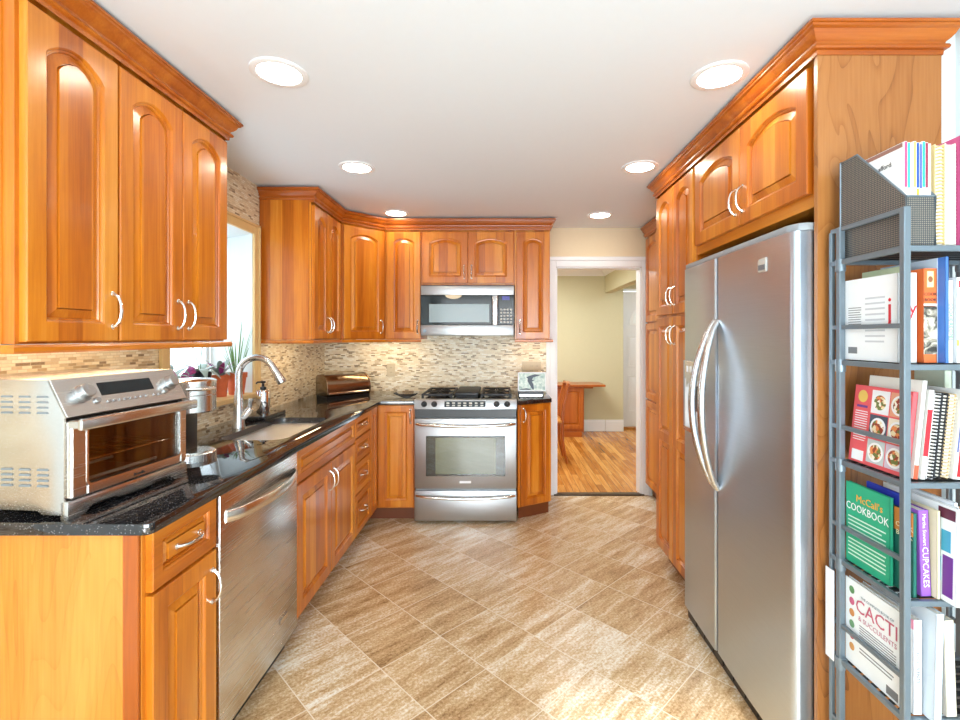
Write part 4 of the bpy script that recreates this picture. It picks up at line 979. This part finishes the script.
def lines(t, T, u0, u1, v0, v1, n, mat):
    th, dp, h = t['dims']; m = MB(T)
    for i in range(n):
        v = v0 + (v1 - v0) * (i + .5) / n; e = u1 - (u1 - u0) * (.0 if i % 3 else .12) * random.random(); k = (v1 - v0) / n * .16
        m.box(-.0006, .0003, dp * (1 - e), dp * (1 - u0), (v - k) * h, (v + k) * h)
    return m.build('fine_print', mat, t)
W_ = colr(236, 240, 242); GR = colr(120, 124, 128); RD = colr(206, 40, 52); DK = colr(44, 46, 52)
# top shelf: mesh magazine file with magazines, then ring-bound books
mf = E('magazine_file', 'dark wire mesh magazine file on the top shelf', 'magazine file', (1.035, 1.28, SZ[0]))
fx0, fx1, fy0, fy1, fz = 1.001, 1.073, 1.178, 1.405, SZ[0] + .0006
sl = [(fy0, fz), (fy1, fz), (fy1, fz + .285), (fy1 - .065, fz + .285), (fy0, fz + .122)]
m = MB(); m.box(fx0, fx1, fy0, fy0 + .0012, fz, fz + .122); m.box(fx0, fx1, fy1 - .0012, fy1, fz, fz + .285); m.prism(sl, fx0, fx0 + .0012, 'yz'); m.prism(sl, fx1 - .0012, fx1, 'yz'); m.build('mesh_wall', 'wire_mesh', mf)
m = MB(); m.box(fx0, fx1, fy0, fy1, fz, fz + .002); m.build('bottom', 'shelf_metal', mf)
m = MB()
for x in (fx0, fx1): m.tube([(x, y, z) for y, z in sl], .0028, 6, closed=True)
m.tube([(fx0, fy0, fz + .122), (fx1, fy0, fz + .122)], .0028, 6); m.tube([(fx0, fy1, fz + .285), (fx1, fy1, fz + .285)], .0028, 6)
m.build('rim_wire', 'shelf_metal', mf)
mags = [('magenta', (196, 70, 120)), ('teal', (60, 180, 176)), ('pale pink', (222, 170, 186)), ('yellow', (236, 222, 110)), ('royal blue', (36, 80, 160)), ('navy and lilac', (92, 104, 176)), ('turquoise', (40, 168, 158)), ('maroon', (150, 50, 76)), ('cream', (236, 226, 198))]
for i, (n_, c_) in enumerate(mags):
    t = E('magazine', f'white magazine with a {n_} spine top in the mesh file', 'magazine', (1.0035 + i * .0074, 1.186, fz + .0021), (0, 0, 0), 'magazines in the mesh file'); T = WM(t)
    t['dims'] = (.0068, .195, .258 - .003 * (i % 3))
    m = MB(T); m.box(0, .0068, 0, .195 if i else .19, 0, .258 - .003 * (i % 3)); m.build('pages', 'trim_white', t)
    sp(t, T, .56, .995, colr(*c_))
    if i == 4: sp(t, T, .42, .55, colr(200, 168, 60), name='spine_mark')
    if i == 0:
        cv(t, T, .0, .97, .955, .995, colr(150, 108, 96)); cvt(t, T, 'Easy to afford.', .0175, DK, .56, .83)
t, T = book('cream ring-bound notebook beside the mesh file on the top shelf', 1.0755, .024, 1.182, .17, .252, 0, colr(226, 204, 150), spine='comb', wire=colr(206, 180, 120))
t, T = book('white ring-bound notebook between the cream one and the magenta book', 1.1015, .026, 1.182, .17, .254, 0, 'paper', spine='comb', wire='trim_white')
t, T = book('magenta book at the far end of the top shelf', 1.131, .03, 1.175, .17, .27, 0, colr(206, 90, 140)); sp(t, T, .35, .5, W_)
# second shelf
t, T = book('thick white cookbook with large red lettering on its spine', .999, .048, 1.20, .185, .226, 1, W_)
cvt(t, T, 'j', .085, RD, .87, .60)
m = MB(T); m.tube([(-.0008, .185 * .13 - .001, .226 * .60 - .028), (-.0008, .185 * .13 + .001, .226 * .60 - .038), (-.0008, .185 * .13 + .006, .226 * .60 - .044), (-.0008, .185 * .13 + .013, .226 * .60 - .042)], .0030, 8, squash=1); m.build('cover_title', RD, t); sph(t, T, 'oy', .05, RD, .60, .9)
for k in range(3): pass
lines(t, T, .08, .34, .40, .66, 9, GR); lines(t, T, .42, .78, .20, .78, 9, colr(196, 200, 206)); cv(t, T, .08, .26, .08, .16, GR, 'barcode')
t, T = book('pale green book lying behind the thick white cookbook, only its top showing', 1.049, .008, 1.24, .145, .25, 1, colr(206, 222, 186), name='book')
t, T = book('orange cookbook with a black and white photo on its spine', 1.0585, .034, 1.195, .17, .236, 1, colr(226, 112, 56))
tt = NT('photo_mono'); tc = tt.n('TexCoord'); nz = tt.n('TexNoise', Vector=tc.outputs['Object'], Scale=38.0, Detail=3.0, Distortion=1.5)
tt.P(Base__Color=tt.ramp(nz.outputs[0], [(.38, S(58, 56, 50)), (.5, S(150, 144, 128)), (.6, S(222, 216, 196))]), Roughness=.5)
sp(t, T, .09, .60, 'photo_mono', name='spine_photo'); sp(t, T, .605, .625, W_); sp(t, T, .80, .97, colr(240, 222, 160), .009, .025, 'portrait_panel')
m = MB(T); m.ball((.017, -.0008, .236 * .885), .0062, (1, .12, 1.25)); m.build('portrait', colr(150, 96, 64), t)
sph(t, T, 'COOK', .0105, DK, .725); sph(t, T, 'BOOK', .0105, DK, .665)
t, T = book('tall blue edged book next to the orange cookbook', 1.0945, .009, 1.175, .2, .262, 1, colr(70, 120, 200)); cv(t, T, 0, .9, 0, 1, colr(206, 220, 236))
t, T = book('slim white cookbook with green and red spine lettering', 1.1085, .016, 1.185, .18, .205, 1, W_); spt(t, T, 'COOKIE RECIPES', .0125, colr(60, 140, 90), .5)
t, T = book('white book with a red patch at the top of its spine', 1.1265, .022, 1.18, .18, .212, 1, W_); sp(t, T, .88, .96, RD, .006, .018); sp(t, T, .2, .27, colr(240, 180, 60), .002, .006)
m = MB(T); [m.box(.012, .016, -.0006, 0, .03 + i * .012, .038 + i * .012) for i in range(11)]; m.build('fine_print', GR, t)
t, T = book('pale lilac book at the far end of the second shelf', 1.1505, .02, 1.185, .17, .20, 1, colr(216, 216, 232)); sp(t, T, .1, .85, colr(130, 140, 190), .007, .013)
# third shelf
tt = NT('photo_food'); tc = tt.n('TexCoord'); vo = tt.n('TexVoronoi', Vector=tc.outputs['Object'], Scale=120.0)
sc3 = tt.n('SeparateColor', Color=vo.outputs['Color'])
tt.P(Base__Color=tt.ramp(sc3.outputs[0], [(0, S(150, 60, 40)), (.25, S(226, 140, 80)), (.45, S(236, 220, 180)), (.65, S(110, 120, 60)), (.85, S(246, 240, 226))], 'CONSTANT'), Roughness=.4)
t, T = book('leaning pink red cookbook with photos of bowls on its cover', 1.003, .014, 1.187, .19, .216, 2, colr(226, 92, 98), tilt=6)
for (u0, v0), b1 in zip(((.34, .67), (.67, .67), (.34, .36), (.67, .36), (.34, .05), (.67, .05)), ((236, 236, 240), (226, 160, 130), (70, 84, 100), (236, 226, 206), (190, 200, 200), (206, 190, 206))):
    o = cv(t, T, u0, u0 + .31, v0, v0 + .29, colr(*b1), 'photo')
    m = MB(T @ mat4(Vector((0, -1, 0)), Vector((0, 0, 1)), Vector((-1, 0, 0)), (-.0006, .19 * (1 - u0 - .155), .216 * (v0 + .14)))); m.lathe([(.026, 0), (.026, .0005)], (0, 0, 0), 24); m.build('bowl', 'trim_white', o)
    m = MB(T @ mat4(Vector((0, -1, 0)), Vector((0, 0, 1)), Vector((-1, 0, 0)), (-.0011, .19 * (1 - u0 - .155), .216 * (v0 + .14)))); m.lathe([(.020, 0), (.020, .0004)], (0, 0, 0), 24); m.build('food', 'photo_food', o)
cv(t, T, .06, .28, .03, .16, W_, 'barcode'); lines(t, T, .05, .29, .28, .68, 13, W_)
m = MB(T @ mat4(Vector((0, -1, 0)), Vector((0, 0, 1)), Vector((-1, 0, 0)), (-.0006, .19 * .83, .216 * .86))); m.lathe([(.017, 0), (.017, .0004)], (0, 0, 0), 24); m.build('seal', colr(226, 190, 96), t)
cv(t, T, .07, .27, .715, .745, colr(110, 70, 140), 'seal_band')
t, T = book('leaning white cookbook beside the pink red one', 1.0215, .012, 1.183, .17, .245, 2, colr(240, 238, 230), tilt=6); sp(t, T, 0, .14, colr(226, 90, 60))
t, T = book('leaning white book with a tall red band on its spine', 1.0375, .013, 1.18, .16, .222, 2, colr(232, 230, 224), tilt=6); sp(t, T, .26, .78, RD); spt(t, T, 'quick & easy', .0085, W_, .52, dz=.0006) if False else None
t, T = book('leaning white notebook with a black spiral binding', 1.0535, .016, 1.182, .16, .214, 2, colr(236, 236, 236), tilt=6, spine='comb')
t, T = book('leaning notebook with dense black spiral binding, second of the two', 1.0735, .014, 1.182, .16, .214, 2, colr(60, 62, 66), tilt=6, spine='comb')
t, T = book('leaning tan notebook with a cream spiral binding', 1.092, .018, 1.185, .16, .212, 2, colr(206, 176, 128), tilt=6, spine='comb', wire=colr(226, 206, 170))
t, T = book('leaning white book with a red block low on its spine', 1.115, .022, 1.178, .17, .222, 2, colr(238, 238, 236), tilt=6); sp(t, T, .03, .56, colr(220, 30, 40), .010, .021); sp(t, T, .3, .8, colr(90, 100, 150), .004, .008)
t, T = book('large pale green book standing tall at the back of the third shelf', 1.20, .02, 1.29, .095, .262, 2, colr(206, 216, 196), yaw=0)
t, T = book('leaning pale green book at the far end of the third shelf', 1.142, .018, 1.182, .17, .21, 2, colr(220, 228, 214), tilt=6)
# fourth shelf
t, T = book('bright green paperback cookbook with its cover towards the aisle', .999, .010, 1.225, .155, .226, 3, colr(40, 166, 126))
cvt(t, T, "McCall's", .028, colr(240, 170, 60), .56, .83); cvt(t, T, 'COOKBOOK', .030, W_, .50, .705, sx=.86)
lines(t, T, .06, .92, .36, .60, 5, colr(206, 232, 216)); lines(t, T, .06, .92, .08, .32, 5, colr(206, 232, 216))
t, T = book('dark green cookbook standing forward of the bright green paperback', 1.0125, .010, 1.172, .2, .206, 3, colr(24, 104, 92)); cv(t, T, .72, 1, .72, 1, colr(206, 130, 60)); cvt(t, T, 'COOK', .017, colr(240, 232, 196), .88, .80, d=.0008); cvt(t, T, 'BOOK', .017, colr(240, 232, 196), .88, .70, d=.0008)
t, T = book('thin royal blue binder rising behind the green cookbooks', 1.0235, .006, 1.215, .12, .238, 3, colr(40, 60, 176))
t, T = book('purple cupcake cookbook with white spine lettering', 1.0375, .026, 1.178, .18, .212, 3, colr(146, 92, 190), tilt=-2); spt(t, T, 'CUPCAKES', .0205, W_, .34, .5); spt(t, T, 'Martha Stewart', .0125, W_, .775, .5)
t, T = book('cream paperback between the purple cookbook and the white folders', 1.0655, .008, 1.165, .18, .215, 3, colr(236, 228, 190)); 
t, T = book('white mailing packet with teal and purple shapes jutting over the shelf edge', 1.076, .012, 1.128, .22, .232, 3, W_, name='mailing_packet', cat='packet', group='papers on the metal shelf', tilt=1)
cv(t, T, .78, .98, .86, .97, colr(96, 40, 60)); cv(t, T, .82, .93, .52, .74, colr(70, 160, 190)); cv(t, T, .84, .96, .06, .48, colr(110, 50, 140)); cv(t, T, .7, .82, .2, .45, colr(150, 206, 226))
t, T = book('plain white folder behind the mailing packet', 1.092, .010, 1.15, .2, .24, 3, colr(228, 232, 238), name='folder', cat='folder', group='papers on the metal shelf')
t, T = book('white book with a small red label on the fourth shelf', 1.106, .014, 1.165, .18, .226, 3, colr(240, 240, 238)); sp(t, T, .80, .92, RD, .002, .012)
t, T = book('orange book at the far end of the fourth shelf', 1.124, .026, 1.17, .18, .215, 3, colr(240, 160, 40)); sp(t, T, .1, .9, colr(250, 206, 120), .010, .015)
# fifth shelf
t, T = book('white cactus book with its cover towards the aisle', .999, .012, 1.19, .192, .238, 4, colr(236, 242, 244))
cvt(t, T, 'CACTI', .052, colr(196, 96, 120), .585, .74, sx=.95); cvt(t, T, '& SUCCULENTS', .0185, colr(196, 130, 150), .60, .605); cvt(t, T, 'THE COMPLETE BOOK OF', .0095, colr(130, 150, 160), .6, .86)
lines(t, T, .28, .92, .34, .54, 7, GR); lines(t, T, .28, .88, .20, .28, 2, GR); cv(t, T, .76, .95, .03, .12, GR, 'barcode')
for i, c_ in enumerate(((90, 140, 90), (196, 96, 130), (206, 140, 80), (110, 160, 120), (190, 80, 100), (206, 150, 90))):
    m = MB(T @ mat4(Vector((0, -1, 0)), Vector((0, 0, 1)), Vector((-1, 0, 0)), (-.0002, .192 * .87, .238 * (.88 - i * .135)))); m.ball((0, 0, 0), .010, (1, 1.1, .07)); m.build('cactus_print', colr(*c_), t)
t, T = book('white book with pink top edge beside the cactus book', 1.0135, .022, 1.172, .19, .232, 4, colr(232, 236, 240)); cv(t, T, .6, 1, .9, 1, colr(236, 150, 176)); spt(t, T, 'SUCCULENTS', .0125, GR, .5)
t, T = book('pale grey paper folder standing beyond the cactus book', 1.0385, .020, 1.145, .2, .262, 4, colr(206, 216, 224), name='folder', cat='folder', group='papers on the metal shelf', tilt=1.5)
t, T = book('thin blue booklet next to the pale grey folder', 1.072, .006, 1.17, .17, .15, 4, colr(40, 80, 180), name='booklet', cat='booklet', group='papers on the metal shelf')
t, T = book('cream book at the far end of the fifth shelf', 1.0885, .026, 1.165, .17, .235, 4, colr(232, 226, 206), tilt=-2)
m = MB(); m.box(.976, .979, 1.399, 1.434, .44, .705, .001); tag(m.build('paper_sheaf', 'trim_white'), 'white folded papers tucked upright behind the metal bookshelf', 'papers')
